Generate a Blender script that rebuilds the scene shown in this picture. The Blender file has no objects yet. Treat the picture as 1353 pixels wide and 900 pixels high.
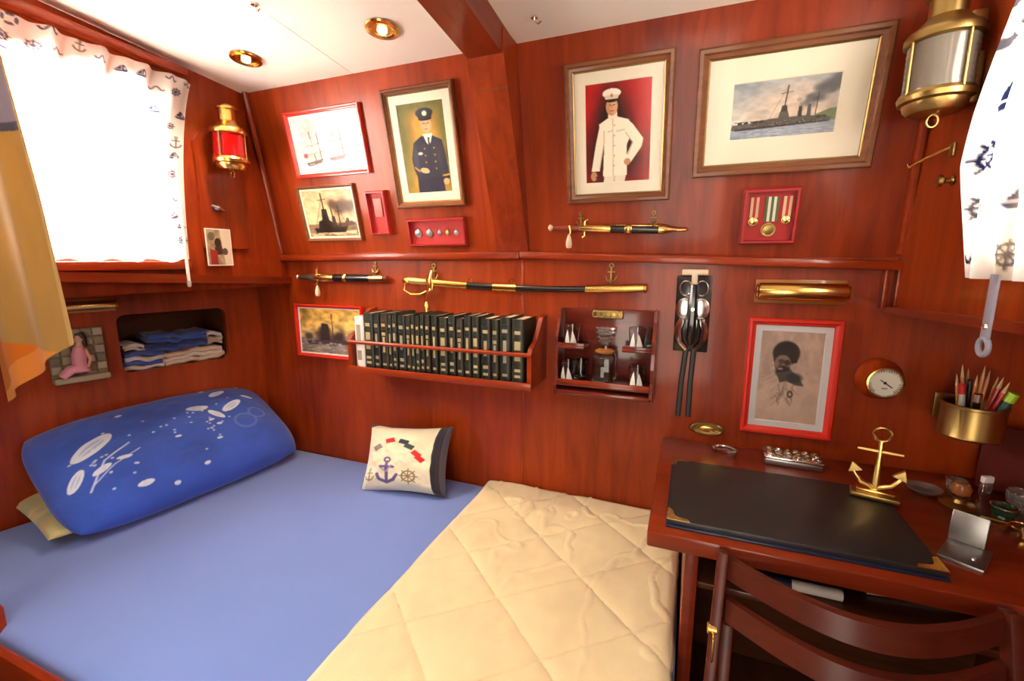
import bpy, bmesh, math, random
import numpy as np
from mathutils import Matrix, Vector

random.seed(7); RNG = np.random.default_rng(7)
SC = bpy.context.scene
COL = SC.collection
rad = math.radians

# ------------------------------------------------------------------ camera
EYE = 1.35; YAW = 21.3; PITCH = 9.9; FPX = 601.0
cd = bpy.data.cameras.new('camera'); cd.sensor_width = 36.0; cd.lens = FPX * 36.0 / 1353.0
cd.clip_start = 0.02; cd.clip_end = 100
cam = bpy.data.objects.new('camera', cd); COL.objects.link(cam)
cam.location = (0, 0, EYE); cam.rotation_euler = (rad(90 - PITCH), 0, rad(YAW))
SC.camera = cam

# ------------------------------------------------------------------ world, daylight, exposure
SC.view_settings.view_transform = 'Standard'; SC.view_settings.look = 'None'
SC.view_settings.gamma = 1.0; SC.view_settings.use_curve_mapping = False
SC.view_settings.exposure = 0.28
w = bpy.data.worlds.new('sky'); SC.world = w; w.use_nodes = True
wn = w.node_tree; wn.nodes.clear()
sky = wn.nodes.new('ShaderNodeTexSky'); sky.sky_type = 'HOSEK_WILKIE'; sky.turbidity = 4.0
sky.sun_direction = Vector((-0.6, -0.3, 0.75)).normalized()
bg = wn.nodes.new('ShaderNodeBackground'); bg.inputs['Strength'].default_value = 1.2
wo = wn.nodes.new('ShaderNodeOutputWorld')
wn.links.new(sky.outputs[0], bg.inputs[0]); wn.links.new(bg.outputs[0], wo.inputs[0])
SC.cycles.max_bounces = 10; SC.cycles.diffuse_bounces = 5; SC.cycles.glossy_bounces = 4
SC.cycles.transmission_bounces = 8; SC.cycles.transparent_max_bounces = 16
SC.cycles.sample_clamp_indirect = 40.0; SC.cycles.caustics_reflective = False; SC.cycles.caustics_refractive = False

def area(name, loc, rot, sx, sy, power, color):
    l = bpy.data.lights.new(name, 'AREA'); l.shape = 'RECTANGLE'; l.size = sx; l.size_y = sy
    l.energy = power; l.color = color
    o = bpy.data.objects.new(name, l); COL.objects.link(o); o.location = loc; o.rotation_euler = rot
    return o
# daylight at the two windows, plus two added fill lights behind the camera
area('daylight_window_port', (-2.12, 0.78, 1.74), (0, rad(-82), 0), 0.75, 0.95, 200, (1.0, 0.95, 0.88))
area('daylight_window_starboard', (0.86, 0.80, 1.72), (0, rad(82), 0), 0.65, 0.85, 30, (1.0, 0.93, 0.82))
area('added_fill_hatch', (-0.75, -0.35, 2.42), (rad(14), 0, 0), 0.95, 0.8, 22, (1.0, 0.92, 0.78))  # added fill from overhead, shining down through the made-up hatch
area('added_fill_doorway', (-0.125, -1.45, 1.05), (rad(90), 0, 0), 0.7, 1.7, 24, (1.0, 0.88, 0.72))  # added frontal fill, set in the unseen rear doorway

# ------------------------------------------------------------------ pixel to place
CX, CY = 676.5, 450.0
CM = Matrix.Translation((0, 0, EYE)) @ cam.rotation_euler.to_matrix().to_4x4()
def ray(px, py):
    return (CM.to_3x3() @ Vector(((px - CX) / FPX, -(py - CY) / FPX, -1.0)))
def hit(px, py, p0, n):
    o = Vector((0, 0, EYE)); d = ray(px, py); n = Vector(n)
    return o + d * ((Vector(p0) - o).dot(n) / d.dot(n))
def onz(px, py, z): return hit(px, py, (0, 0, z), (0, 0, 1))

class Wall:
    """local x runs along the wall (rightwards for who faces it), local z up in the plane, local -y into the room"""
    def __init__(s, origin, rx=0, rz=0):
        s.M = Matrix.Translation(origin) @ Matrix.Rotation(rad(rz), 4, 'Z') @ Matrix.Rotation(rad(rx), 4, 'X')
        s.I = s.M.inverted()
    def uv(s, px, py, out=0.0):
        n = s.M.to_3x3() @ Vector((0, -1, 0))
        p = hit(px, py, s.M @ Vector((0, -out, 0)), n); q = s.I @ p
        return q.x, q.z
TILT = 12.0; ZR = 1.36; YB = 1.60
WL = Wall((0, YB, 0)); WU = Wall((0, YB, ZR), rx=TILT)
LU = Wall((-1.74, 1.58, 0), rz=87); LL = Wall((-1.93, YB, 0), rz=75)
RU = Wall((0.54, YB, 0), rz=-90)

# ------------------------------------------------------------------ mesh builders
class B:
    def __init__(s): s.v = []; s.f = []
    def add(s, vs, fs):
        k = len(s.v); s.v += [tuple(p) for p in vs]; s.f += [tuple(i + k for i in f) for f in fs]; return s
    def box(s, c, d, ch=0.0):
        x, y, z = c; a, b, e = d[0] / 2, d[1] / 2, d[2] / 2
        if ch <= 0:
            vs = [(x + i * a, y + j * b, z + k * e) for i in (-1, 1) for j in (-1, 1) for k in (-1, 1)]
            return s.add(vs, [(0, 1, 3, 2), (4, 6, 7, 5), (0, 4, 5, 1), (2, 3, 7, 6), (0, 2, 6, 4), (1, 5, 7, 3)])
        ch = min(ch, a * .9, b * .9, e * .9)
        bm = bmesh.new(); bmesh.ops.create_cube(bm, size=1)
        for q in bm.verts: q.co = Vector((x + q.co.x * 2 * a, y + q.co.y * 2 * b, z + q.co.z * 2 * e))
        bmesh.ops.bevel(bm, geom=list(bm.edges), offset=ch, segments=2, profile=.5, affect='EDGES')
        bm.verts.index_update()
        s.add([q.co for q in bm.verts], [[q.index for q in f.verts] for f in bm.faces]); bm.free(); return s
    def lathe(s, prof, seg=20, axis='z', c=(0, 0, 0), sy=1.0):
        vs = []; rows = []
        for (t, r) in prof:
            if r < 1e-6: rows.append([len(vs)]); vs.append((t, 0, 0))
            else:
                rows.append(list(range(len(vs), len(vs) + seg)))
                vs += [(t, r * math.cos(2 * math.pi * i / seg), sy * r * math.sin(2 * math.pi * i / seg)) for i in range(seg)]
        fs = []
        for a, b in zip(rows, rows[1:]):
            for i in range(seg):
                j = (i + 1) % seg
                if len(a) == 1 and len(b) == 1: continue
                if len(a) == 1: fs.append((a[0], b[i], b[j]))
                elif len(b) == 1: fs.append((a[j], a[i], b[0]))
                else: fs.append((a[j], a[i], b[i], b[j]))
        if len(rows[0]) > 1: fs.append(tuple(rows[0]))
        if len(rows[-1]) > 1: fs.append(tuple(reversed(rows[-1])))
        def m(p):
            t, u, v = p
            q = {'z': (u, v, t), 'x': (t, u, v), 'y': (u, t, v)}[axis]
            return (q[0] + c[0], q[1] + c[1], q[2] + c[2])
        return s.add([m(p) for p in vs], fs)
    def tube(s, pts, r, seg=8, closed=False, flat=1.0):
        pts = [Vector(p) for p in pts]; n = len(pts)
        rs = r if isinstance(r, (list, tuple)) else [r] * n
        tan = []
        for i in range(n):
            a = pts[(i - 1) % n] if (closed or i > 0) else pts[i]; b = pts[(i + 1) % n] if (closed or i < n - 1) else pts[i]
            tan.append((b - a).normalized())
        up = Vector((0, 0, 1)) if abs(tan[0].z) < .9 else Vector((1, 0, 0))
        nrm = (up - tan[0] * up.dot(tan[0])).normalized(); vs = []
        for i in range(n):
            nrm = (nrm - tan[i] * nrm.dot(tan[i])).normalized(); bn = tan[i].cross(nrm)
            for k in range(seg):
                a = 2 * math.pi * k / seg
                vs.append(pts[i] + nrm * (rs[i] * math.cos(a)) + bn * (rs[i] * flat * math.sin(a)))
        fs = []
        for i in range(n if closed else n - 1):
            for k in range(seg):
                a = i * seg; b = ((i + 1) % n) * seg; j = (k + 1) % seg
                fs.append((a + k, a + j, b + j, b + k))
        if not closed: fs += [tuple(reversed(range(seg))), tuple(range((n - 1) * seg, n * seg))]
        return s.add(vs, fs)
    def prism(s, poly, d0, d1, plane='xz'):
        n = len(poly)
        if plane == 'xz': m = lambda p, d: (p[0], d, p[1])
        elif plane == 'yz': m = lambda p, d: (d, p[0], p[1])
        else: m = lambda p, d: (p[0], p[1], d)
        vs = [m(p, d0) for p in poly] + [m(p, d1) for p in poly]
        fs = [tuple(range(n)), tuple(reversed(range(n, 2 * n)))] + [(i, i + n, (i + 1) % n + n, (i + 1) % n) for i in range(n)]
        return s.add(vs, fs)
    def loop(s, w_, h_, prof, z0=0.0):
        """mitred rectangular frame; prof = [(inset, height out of the wall)], closed"""
        vs = []; n = len(prof)
        for (a, d) in prof:
            x0, x1, y0, y1 = -w_ / 2 + a, w_ / 2 - a, z0 + a, z0 + h_ - a
            vs += [(x0, -d, y0), (x1, -d, y0), (x1, -d, y1), (x0, -d, y1)]
        fs = []
        for k in range(n):
            a = k * 4; b = ((k + 1) % n) * 4
            for i in range(4):
                j = (i + 1) % 4; fs.append((a + i, b + i, b + j, a + j))
        return s.add(vs, fs)
    def xf(s, M, i0=0):
        s.v[i0:] = [tuple(M @ Vector(p)) for p in s.v[i0:]]; return s

def finish(me, mat, smooth=35):
    if mat: me.materials.append(mat)
    if smooth:
        me.polygons.foreach_set('use_smooth', [True] * len(me.polygons)); me.set_sharp_from_angle(angle=rad(smooth))
def obj(name, b, mat, parent=None, smooth=35, label=None, normals=True):
    me = bpy.data.meshes.new(name); me.from_pydata(b.v, [], b.f)
    if normals:
        bm = bmesh.new(); bm.from_mesh(me); bmesh.ops.recalc_face_normals(bm, faces=bm.faces); bm.to_mesh(me); bm.free()
    me.update(); finish(me, mat, smooth)
    o = bpy.data.objects.new(name, me); COL.objects.link(o)
    if parent: o.parent = parent
    if label: o['label'] = label
    return o
def tag(o, label, cat, group=None):
    o['label'] = label; o['category'] = cat
    if group: o['group'] = group
    return o
def struct(o): o['kind'] = 'structure'; return o
def thing(name, label, cat, M=None, group=None):
    o = bpy.data.objects.new(name, None); COL.objects.link(o); o.empty_display_size = .05
    if M is not None:
        if isinstance(M, Matrix): o.matrix_world = M
        else: o.location = M
    return tag(o, label, cat, group)
def hang(name, label, cat, wall, u, v, group=None, out=0.0):
    return thing(name, label, cat, wall.M @ Matrix.Translation((u, -out, v)), group)
def at(x, y, z, rz=0, rx=0): return Matrix.Translation((x, y, z)) @ Matrix.Rotation(rad(rz), 4, 'Z') @ Matrix.Rotation(rad(rx), 4, 'X')
def holes_panel(name, outer, holes, depth, mat, parent=None):
    bm = bmesh.new()
    for lp in [outer] + holes:
        vs = [bm.verts.new((p[0], 0, p[1])) for p in lp]
        for i in range(len(vs)): bm.edges.new((vs[i], vs[(i + 1) % len(vs)]))
    r = bmesh.ops.triangle_fill(bm, use_beauty=True, edges=list(bm.edges))
    g = bmesh.ops.extrude_face_region(bm, geom=list(bm.faces))
    bmesh.ops.translate(bm, verts=[q for q in g['geom'] if isinstance(q, bmesh.types.BMVert)], vec=(0, depth, 0))
    bmesh.ops.recalc_face_normals(bm, faces=bm.faces)
    me = bpy.data.meshes.new(name); bm.to_mesh(me); bm.free(); finish(me, mat, 0)
    o = bpy.data.objects.new(name, me); COL.objects.link(o)
    if parent: o.parent = parent
    return o
def rrect(u0, v0, u1, v1, r, n=5):
    out = []
    for (cx, cy, a0) in ((u1 - r, v1 - r, 0), (u0 + r, v1 - r, 90), (u0 + r, v0 + r, 180), (u1 - r, v0 + r, 270)):
        out += [(cx + r * math.cos(rad(a0 + 90 * i / n)), cy + r * math.sin(rad(a0 + 90 * i / n))) for i in range(n + 1)]
    return out
def lin(c):
    c = np.asarray(c, float); return np.where(c <= .04045, c / 12.92, ((c + .055) / 1.055) ** 2.4)
def grid(name, P, col, mat, parent=None, thick=0.0, smooth=180, offset=0.0, wrap=False):
    """P (nv,nu,3) positions; col (nv,nu,3) sRGB"""
    nv, nu, _ = P.shape; me = bpy.data.meshes.new(name)
    idx = np.arange(nv * nu).reshape(nv, nu)
    if wrap: idx = np.concatenate([idx, idx[:, :1]], 1)
    q = np.stack([idx[:-1, :-1], idx[1:, :-1], idx[1:, 1:], idx[:-1, 1:]], -1).reshape(-1, 4)
    me.from_pydata(P.reshape(-1, 3).tolist(), [], q.tolist()); me.update()
    if col is not None:
        a = me.color_attributes.new('Col', 'FLOAT_COLOR', 'POINT')
        c = np.ones((nv * nu, 4), np.float32); c[:, :3] = lin(col.reshape(-1, 3)); a.data.foreach_set('color', c.ravel())
    finish(me, mat, smooth)
    o = bpy.data.objects.new(name, me); COL.objects.link(o)
    if parent: o.parent = parent
    if thick:
        m = o.modifiers.new('thickness', 'SOLIDIFY'); m.thickness = thick; m.offset = offset
    return o
def fbm(h, w_, cells, octv=3, seed=0):
    r = np.random.default_rng(seed); out = np.zeros((h, w_)); amp = 1; tot = 0
    for k in range(octv):
        n = int(cells * 2 ** k) + 2; g = r.random((n + 1, n + 1))
        y = np.linspace(0, n - 1.001, h); x = np.linspace(0, n - 1.001, w_)
        yi = y.astype(int); xi = x.astype(int); fy = (y - yi)[:, None]; fx = (x - xi)[None]
        fy = fy * fy * (3 - 2 * fy); fx = fx * fx * (3 - 2 * fx)
        a = g[yi][:, xi] * (1 - fx) + g[yi][:, xi + 1] * fx; b = g[yi + 1][:, xi] * (1 - fx) + g[yi + 1][:, xi + 1] * fx
        out += amp * (a * (1 - fy) + b * fy); tot += amp; amp *= .5
    return out / tot

class Paint:
    """small flat-print painter; coordinates 0..1 from the top left"""
    def __init__(s, w_, h_, bgc=(1, 1, 1), ss=2):
        s.ss = ss; s.W, s.H = w_ * ss, h_ * ss; s.asp = h_ / w_
        s.a = np.ones((s.H, s.W, 3)) * np.array(bgc)
        s.x = (np.arange(s.W)[None] + .5) / s.W * np.ones((s.H, 1)); s.y = (np.arange(s.H)[:, None] + .5) / s.H * np.ones((1, s.W))
    def mix(s, m, c, al=1.0):
        m = (m * al)[..., None]; s.a = s.a * (1 - m) + np.array(c) * m; return s
    def poly(s, pts, c, al=1.0):
        m = np.zeros((s.H, s.W), bool); n = len(pts)
        for i in range(n):
            x0, y0 = pts[i]; x1, y1 = pts[(i + 1) % n]
            if y0 == y1: continue
            k = ((y0 > s.y) != (y1 > s.y)) & (s.x < (x1 - x0) * (s.y - y0) / (y1 - y0) + x0); m ^= k
        return s.mix(m.astype(float), c, al)
    def ell(s, cx, cy, rx, ry, c, al=1.0, soft=0.0, rot=0.0):
        dx, dy = s.x - cx, (s.y - cy) * s.asp; cr, sr = math.cos(rad(rot)), math.sin(rad(rot))
        X, Y = dx * cr + dy * sr, -dx * sr + dy * cr
        d = np.sqrt((X / rx) ** 2 + (Y / (ry * s.asp)) ** 2)
        m = (d < 1).astype(float) if soft <= 0 else np.clip((1 + soft - d) / (2 * soft), 0, 1)
        return s.mix(m, c, al)
    def ring(s, cx, cy, r, wd, c, al=1.0):
        d = np.sqrt((s.x - cx) ** 2 + ((s.y - cy) * s.asp) ** 2); return s.mix((np.abs(d - r) < wd).astype(float), c, al)
    def line(s, pts, wd, c, al=1.0):
        m = np.zeros((s.H, s.W))
        for (x0, y0), (x1, y1) in zip(pts, pts[1:]):
            ax, ay = x1 - x0, (y1 - y0) * s.asp; L = ax * ax + ay * ay + 1e-12
            t = np.clip(((s.x - x0) * ax + (s.y - y0) * s.asp * ay) / L, 0, 1)
            d = np.hypot(s.x - x0 - t * ax, (s.y - y0) * s.asp - t * ay); m = np.maximum(m, (d < wd).astype(float))
        return s.mix(m, c, al)
    def grad(s, top, bot):
        t = s.y[..., None]; s.a = np.array(top) * (1 - t) + np.array(bot) * t; return s
    def noise(s, cells, amt, seed=1, octv=3, c=None):
        n = fbm(s.H, s.W, cells, octv, seed)
        if c is None: s.a = np.clip(s.a * (1 + (n[..., None] - .5) * 2 * amt), 0, 1)
        else: s.mix(np.clip((n - .5) * 4, 0, 1), c, amt)
        return s
    def out(s):
        k = s.ss; return np.clip(s.a.reshape(s.H // k, k, s.W // k, k, 3).mean((1, 3)), 0, 1)
    # nautical motifs
    def anchor(s, x, y, r, c):
        k = 1 / s.asp
        s.line([(x, y - r * k), (x, y + r * k)], r * .13, c); s.line([(x - r * .55, y - r * .5 * k), (x + r * .55, y - r * .5 * k)], r * .12, c)
        s.ring(x, y - r * 1.2 * k, r * .22, r * .08, c)
        s.line([(x - r * .85, y + r * .25 * k), (x - r * .6, y + r * .75 * k), (x, y + r * 1.05 * k), (x + r * .6, y + r * .75 * k), (x + r * .85, y + r * .25 * k)], r * .14, c)
    def buoy(s, x, y, r, c):
        s.ring(x, y, r, r * .28, c)
        k = 1 / s.asp
        for a in range(4):
            t = rad(45 + 90 * a); s.line([(x + r * .7 * math.cos(t), y + r * .7 * math.sin(t) * k), (x + r * 1.3 * math.cos(t), y + r * 1.3 * math.sin(t) * k)], r * .16, (1, 1, 1))
    def boat(s, x, y, r, c):
        k = 1 / s.asp
        s.poly([(x - r, y + .3 * r * k), (x + r, y + .3 * r * k), (x + .6 * r, y + .75 * r * k), (x - .6 * r, y + .75 * r * k)], c)
        s.poly([(x - .05 * r, y - r * k), (x - .05 * r, y + .2 * r * k), (x - .8 * r, y + .2 * r * k)], c)
        s.line([(x + .1 * r, y - .9 * r * k), (x + .1 * r, y + .2 * r * k), (x + .75 * r, y + .2 * r * k), (x + .1 * r, y - .9 * r * k)], r * .08, c)
    def wheel(s, x, y, r, c):
        s.ring(x, y, r * .7, r * .1, c); k = 1 / s.asp
        for a in range(8):
            t = rad(45 * a); s.line([(x, y), (x + r * math.cos(t), y + r * math.sin(t) * k)], r * .07, c)
    def rope(s, x, y, r, c):
        k = 1 / s.asp
        s.line([(x + r * (t - .5) * 2, y + r * .5 * k * math.sin(t * 9)) for t in np.linspace(0, 1, 16)], r * .12, c)

# ------------------------------------------------------------------ materials
MATS = {}
def mat(name, color, rough=.5, metal=0.0, coat=0.0, **kw):
    m = bpy.data.materials.new(name); m.use_nodes = True; p = m.node_tree.nodes['Principled BSDF']
    p.inputs['Base Color'].default_value = (*color, 1); p.inputs['Roughness'].default_value = rough; p.inputs['Metallic'].default_value = metal
    p.inputs['Coat Weight'].default_value = coat; p.inputs['Coat Roughness'].default_value = .12
    for k, v in kw.items(): p.inputs[k.replace('_', ' ')].default_value = v
    MATS[name] = m; return m
def wood(name, dark, light, grain='z', rough=.3, coat=.6, scale=6.0, coatr=.1):
    m = mat(name, light, rough, 0, coat); nt = m.node_tree; p = nt.nodes['Principled BSDF']; L = nt.links
    p.inputs['Coat Roughness'].default_value = coatr; p.inputs['Specular IOR Level'].default_value = .3
    tc = nt.nodes.new('ShaderNodeTexCoord'); mp = nt.nodes.new('ShaderNodeMapping')
    st = {'x': (.12, 1, 1), 'y': (1, .12, 1), 'z': (1, 1, .12)}[grain]
    mp.inputs['Scale'].default_value = [k * scale for k in st]
    oi = nt.nodes.new('ShaderNodeObjectInfo'); ad = nt.nodes.new('ShaderNodeVectorMath'); ad.operation = 'ADD'
    sc = nt.nodes.new('ShaderNodeMath'); sc.operation = 'MULTIPLY'; sc.inputs[1].default_value = 13.0
    L.new(oi.outputs['Random'], sc.inputs[0]); L.new(tc.outputs['Object'], ad.inputs[0]); L.new(sc.outputs[0], ad.inputs[1]); L.new(ad.outputs[0], mp.inputs[0])
    n1 = nt.nodes.new('ShaderNodeTexNoise'); n1.inputs['Scale'].default_value = 4.0; n1.inputs['Detail'].default_value = 6; n1.inputs['Roughness'].default_value = .6; n1.inputs['Distortion'].default_value = .6
    n2 = nt.nodes.new('ShaderNodeTexNoise'); n2.inputs['Scale'].default_value = .45; n2.inputs['Detail'].default_value = 3
    L.new(mp.outputs[0], n1.inputs['Vector']); L.new(mp.outputs[0], n2.inputs['Vector'])
    mx = nt.nodes.new('ShaderNodeMix'); mx.inputs[0].default_value = .5
    L.new(n1.outputs['Fac'], mx.inputs[2]); L.new(n2.outputs['Fac'], mx.inputs[3])
    cr = nt.nodes.new('ShaderNodeValToRGB'); cr.color_ramp.elements[0].position = .32; cr.color_ramp.elements[1].position = .68
    cr.color_ramp.elements[0].color = (*dark, 1); cr.color_ramp.elements[1].color = (*light, 1)
    L.new(mx.outputs[0], cr.inputs[0]); L.new(cr.outputs[0], p.inputs['Base Color'])
    bp = nt.nodes.new('ShaderNodeBump'); bp.inputs['Strength'].default_value = .06; bp.inputs['Distance'].default_value = .01
    n3 = nt.nodes.new('ShaderNodeTexNoise'); n3.inputs['Scale'].default_value = 9.0; L.new(tc.outputs['Object'], n3.inputs['Vector'])
    L.new(n3.outputs['Fac'], bp.inputs['Height']); L.new(bp.outputs[0], p.inputs['Coat Normal'])
    p.inputs['Specular IOR Level'].default_value = .22
    return m
def vcol(name, rough=.85, sheen=0.0, bump=0.0, bscale=300.0, translucent=0.0, coat=0.0):
    m = mat(name, (1, 1, 1), rough, 0, coat); nt = m.node_tree; p = nt.nodes['Principled BSDF']
    a = nt.nodes.new('ShaderNodeVertexColor'); a.layer_name = 'Col'; nt.links.new(a.outputs[0], p.inputs['Base Color'])
    p.inputs['Sheen Weight'].default_value = sheen; p.inputs['Specular IOR Level'].default_value = .25
    if bump:
        tc = nt.nodes.new('ShaderNodeTexCoord'); n = nt.nodes.new('ShaderNodeTexNoise'); n.inputs['Scale'].default_value = bscale
        b_ = nt.nodes.new('ShaderNodeBump'); b_.inputs['Strength'].default_value = bump; b_.inputs['Distance'].default_value = .002
        nt.links.new(tc.outputs['Object'], n.inputs['Vector']); nt.links.new(n.outputs['Fac'], b_.inputs['Height']); nt.links.new(b_.outputs[0], p.inputs['Normal'])
    if translucent:
        t = nt.nodes.new('ShaderNodeBsdfTranslucent'); mx = nt.nodes.new('ShaderNodeMixShader'); mx.inputs[0].default_value = translucent
        nt.links.new(a.outputs[0], t.inputs[0]); nt.links.new(p.outputs[0], mx.inputs[1]); nt.links.new(t.outputs[0], mx.inputs[2])
        nt.links.new(mx.outputs[0], nt.nodes['Material Output'].inputs[0])
    return m
def pane(name, tint=(1, 1, 1), base=.018, rough=.06):
    m = bpy.data.materials.new(name); m.use_nodes = True; nt = m.node_tree; nt.nodes.clear()
    o = nt.nodes.new('ShaderNodeOutputMaterial'); mx = nt.nodes.new('ShaderNodeMixShader'); lw = nt.nodes.new('ShaderNodeLayerWeight')
    pw = nt.nodes.new('ShaderNodeMath'); pw.operation = 'POWER'; pw.inputs[1].default_value = 5.0
    ma = nt.nodes.new('ShaderNodeMath'); ma.operation = 'MULTIPLY_ADD'; ma.inputs[1].default_value = .9; ma.inputs[2].default_value = base
    t = nt.nodes.new('ShaderNodeBsdfTransparent'); t.inputs[0].default_value = (*tint, 1); g = nt.nodes.new('ShaderNodeBsdfGlossy'); g.inputs['Roughness'].default_value = rough
    nt.links.new(lw.outputs['Facing'], pw.inputs[0]); nt.links.new(pw.outputs[0], ma.inputs[0]); nt.links.new(ma.outputs[0], mx.inputs[0])
    nt.links.new(t.outputs[0], mx.inputs[1]); nt.links.new(g.outputs[0], mx.inputs[2]); nt.links.new(mx.outputs[0], o.inputs[0])
    return m
def emit(name, color, strength):
    m = mat(name, color, .4); p = m.node_tree.nodes['Principled BSDF']; p.inputs['Emission Color'].default_value = (*color, 1); p.inputs['Emission Strength'].default_value = strength; return m

MAH = wood('mahogany panel', (.150, .0130, .0016), (.41, .053, .0052), 'z', .38, .22)
MAHX = wood('mahogany board', (.15, .013, .002), (.37, .045, .006), 'x', .34, .35)
MAHY = wood('mahogany beam', (.12, .011, .003), (.29, .037, .007), 'y', .32, .4)
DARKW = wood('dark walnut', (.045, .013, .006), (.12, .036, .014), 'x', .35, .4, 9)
FRAMEB = wood('brown picture moulding', (.13, .040, .014), (.27, .095, .034), 'x', .4, .3, 12)
CHAIRW = wood('chair mahogany', (.055, .008, .004), (.12, .020, .009), 'x', .42, .18, coatr=.25)
DESKW = wood('desk mahogany', (.085, .009, .0025), (.24, .028, .006), 'x', .32, .4)
FLOORW = wood('floor teak', (.06, .02, .008), (.16, .055, .02), 'y', .4, .3)
REDL = mat('red lacquer', (.62, .025, .012), .25, 0, .6)
REDV = mat('red velvet', (.42, .010, .010), .6, Sheen_Weight=.3)
REDLIN = mat('red case', (.36, .014, .014), .4, 0, .3)
BRASS = mat('polished brass', (.80, .50, .14), .22, 1)
OLDB = mat('aged brass', (.40, .27, .09), .36, 1)
GOLD = mat('gilt', (.95, .66, .22), .25, 1)
SILVER = mat('chrome', (.80, .79, .77), .18, 1)
PEWTER = mat('pewter', (.42, .41, .40), .35, 1)
STEEL = mat('dull steel', (.33, .32, .31), .4, 1)
BLACK = mat('black lacquer', (.010, .009, .009), .25, 0, .5)
BLKL = mat('black leather', (.020, .017, .017), .42)
NAVYL = mat('navy edge', (.010, .018, .05), .3)
WHITE = mat('white enamel', (.85, .83, .78), .4)
CREAM = mat('cream mat board', (.86, .78, .60), .8)
IVORY = mat('ivory', (.72, .58, .40), .4, 0, .3)
CEIL = mat('white ceiling panel', (.91, .85, .75), .4, 0, .1)
GAP = mat('dark seam', (.10, .07, .05), .8)
PRINT = vcol('print', .55); PRINTG = vcol('gloss print', .3, coat=.4)
FABRIC = vcol('printed fabric', .9, .3, .25, 260); WAFFLE = vcol('waffle cotton', .9, .3, .9, 95)
CURT = vcol('sheer curtain', .9, 0, 0, 300, translucent=.55)
DRAPE = vcol('yellow cloth', .9, .2, .2, 300, translucent=.35)
PGLASS = pane('picture glass', base=.012, rough=.13); WGLASS = pane('window glass')
GLASS = mat('clear glass', (1, 1, 1), .02, Transmission_Weight=1.0, IOR=1.46)
CRYSTAL = mat('cut crystal', (.95, .95, .93), .05, Transmission_Weight=.9, IOR=1.52)
REDG = mat('red lamp glass', (.36, .004, .004), .06, Transmission_Weight=.35, IOR=1.5)
AMBER = mat('amber glass', (.55, .20, .05), .1, Transmission_Weight=.4, IOR=1.5)
GREENG = mat('green glass', (.05, .12, .05), .08, Transmission_Weight=.6, IOR=1.5)
SMOKG = mat('ribbed lamp glass', (.36, .31, .25), .12, Transmission_Weight=.55, IOR=1.5)
PLASTIC = mat('clear blue grey plastic', (.45, .47, .58), .25, Transmission_Weight=.35, IOR=1.4)
BULB = emit('warm bulb', (1.0, .80, .50), 6.0)
SHEETB = mat('blue sheet edge', (.10, .14, .40), .9)

# ------------------------------------------------------------------ the cabin
CS = .10                                            # the deckhead rises towards the camera
def zc(y): return 2.02 + CS * (1.46 - y)
YR = -1.35; XL = -2.55; XR = .88
# floor
fl = struct(obj('floor', B().box(((XL + XR) / 2, .2, -.03), (XR - XL + .3, 3.4, .06)), FLOORW))
# back wall: the lower bulkhead stands upright, the upper one leans into the cabin
wb = bpy.data.objects.new('wall_back', None); COL.objects.link(wb); struct(wb)
obj('lower_panel', B().box((-1.36, YB + .02, .69), (1.55, .04, 1.38)), MAH, wb)
obj('lower_panel', B().box((.23, YB + .02, .69), (1.61, .04, 1.38)), MAH, wb)
obj('panel_seam', B().box((-.579, YB + .001, .69), (.010, .008, 1.36), .002), MAHX, wb)
for (x0, x1) in ((-1.98, -.60), (-.60, .72)):
    o = obj('upper_panel', B().box(((x0 + x1) / 2, .02, .42), (x1 - x0, .04, .84)), MAH, wb); o.matrix_world = WU.M
# deckhead: white panels with narrow seams, fixed under a deck
ce = bpy.data.objects.new('ceiling', None); COL.objects.link(ce); struct(ce)
HX0, HX1, HY0, HY1 = -1.25, -.25, -.75, .05         # unseen hatch above and behind the camera, added to let fill light in
def ceil_piece(name, x0, x1, y0, y1, m, lift=0.0, th=.02):
    vs = []
    for (x, y) in ((x0, y0), (x1, y0), (x1, y1), (x0, y1)): vs += [(x, y, zc(y) + lift), (x, y, zc(y) + lift + th)]
    return obj(name, B().add(vs, [(0, 2, 4, 6), (1, 7, 5, 3), (0, 1, 3, 2), (2, 3, 5, 4), (4, 5, 7, 6), (6, 7, 1, 0)]), m, ce, 0)
g_ = .002
for (x0, x1) in ((-2.05, -1.19), (-1.19, -.61), (-.61, .18), (.18, .95)):
    ceil_piece('ceiling_panel', x0 + g_, x1 - g_, .30 + g_, 1.62, CEIL)
for (x0, x1, y0, y1) in ((-2.3, HX0, YR, .30), (HX1, .95, YR, .30), (HX0, HX1, HY1, .30), (HX0, HX1, YR, HY0)):
    ceil_piece('ceiling_panel', x0, x1, y0, y1 - g_, CEIL)
for (x0, x1, y0, y1) in ((-2.4, 1.0, .30, 1.66), (-2.4, HX0, YR, .30), (HX1, 1.0, YR, .30), (HX0, HX1, HY1, .30), (HX0, HX1, YR, HY0)):
    ceil_piece('deck', x0, x1, y0, y1, GAP, .022, .05)
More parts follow.
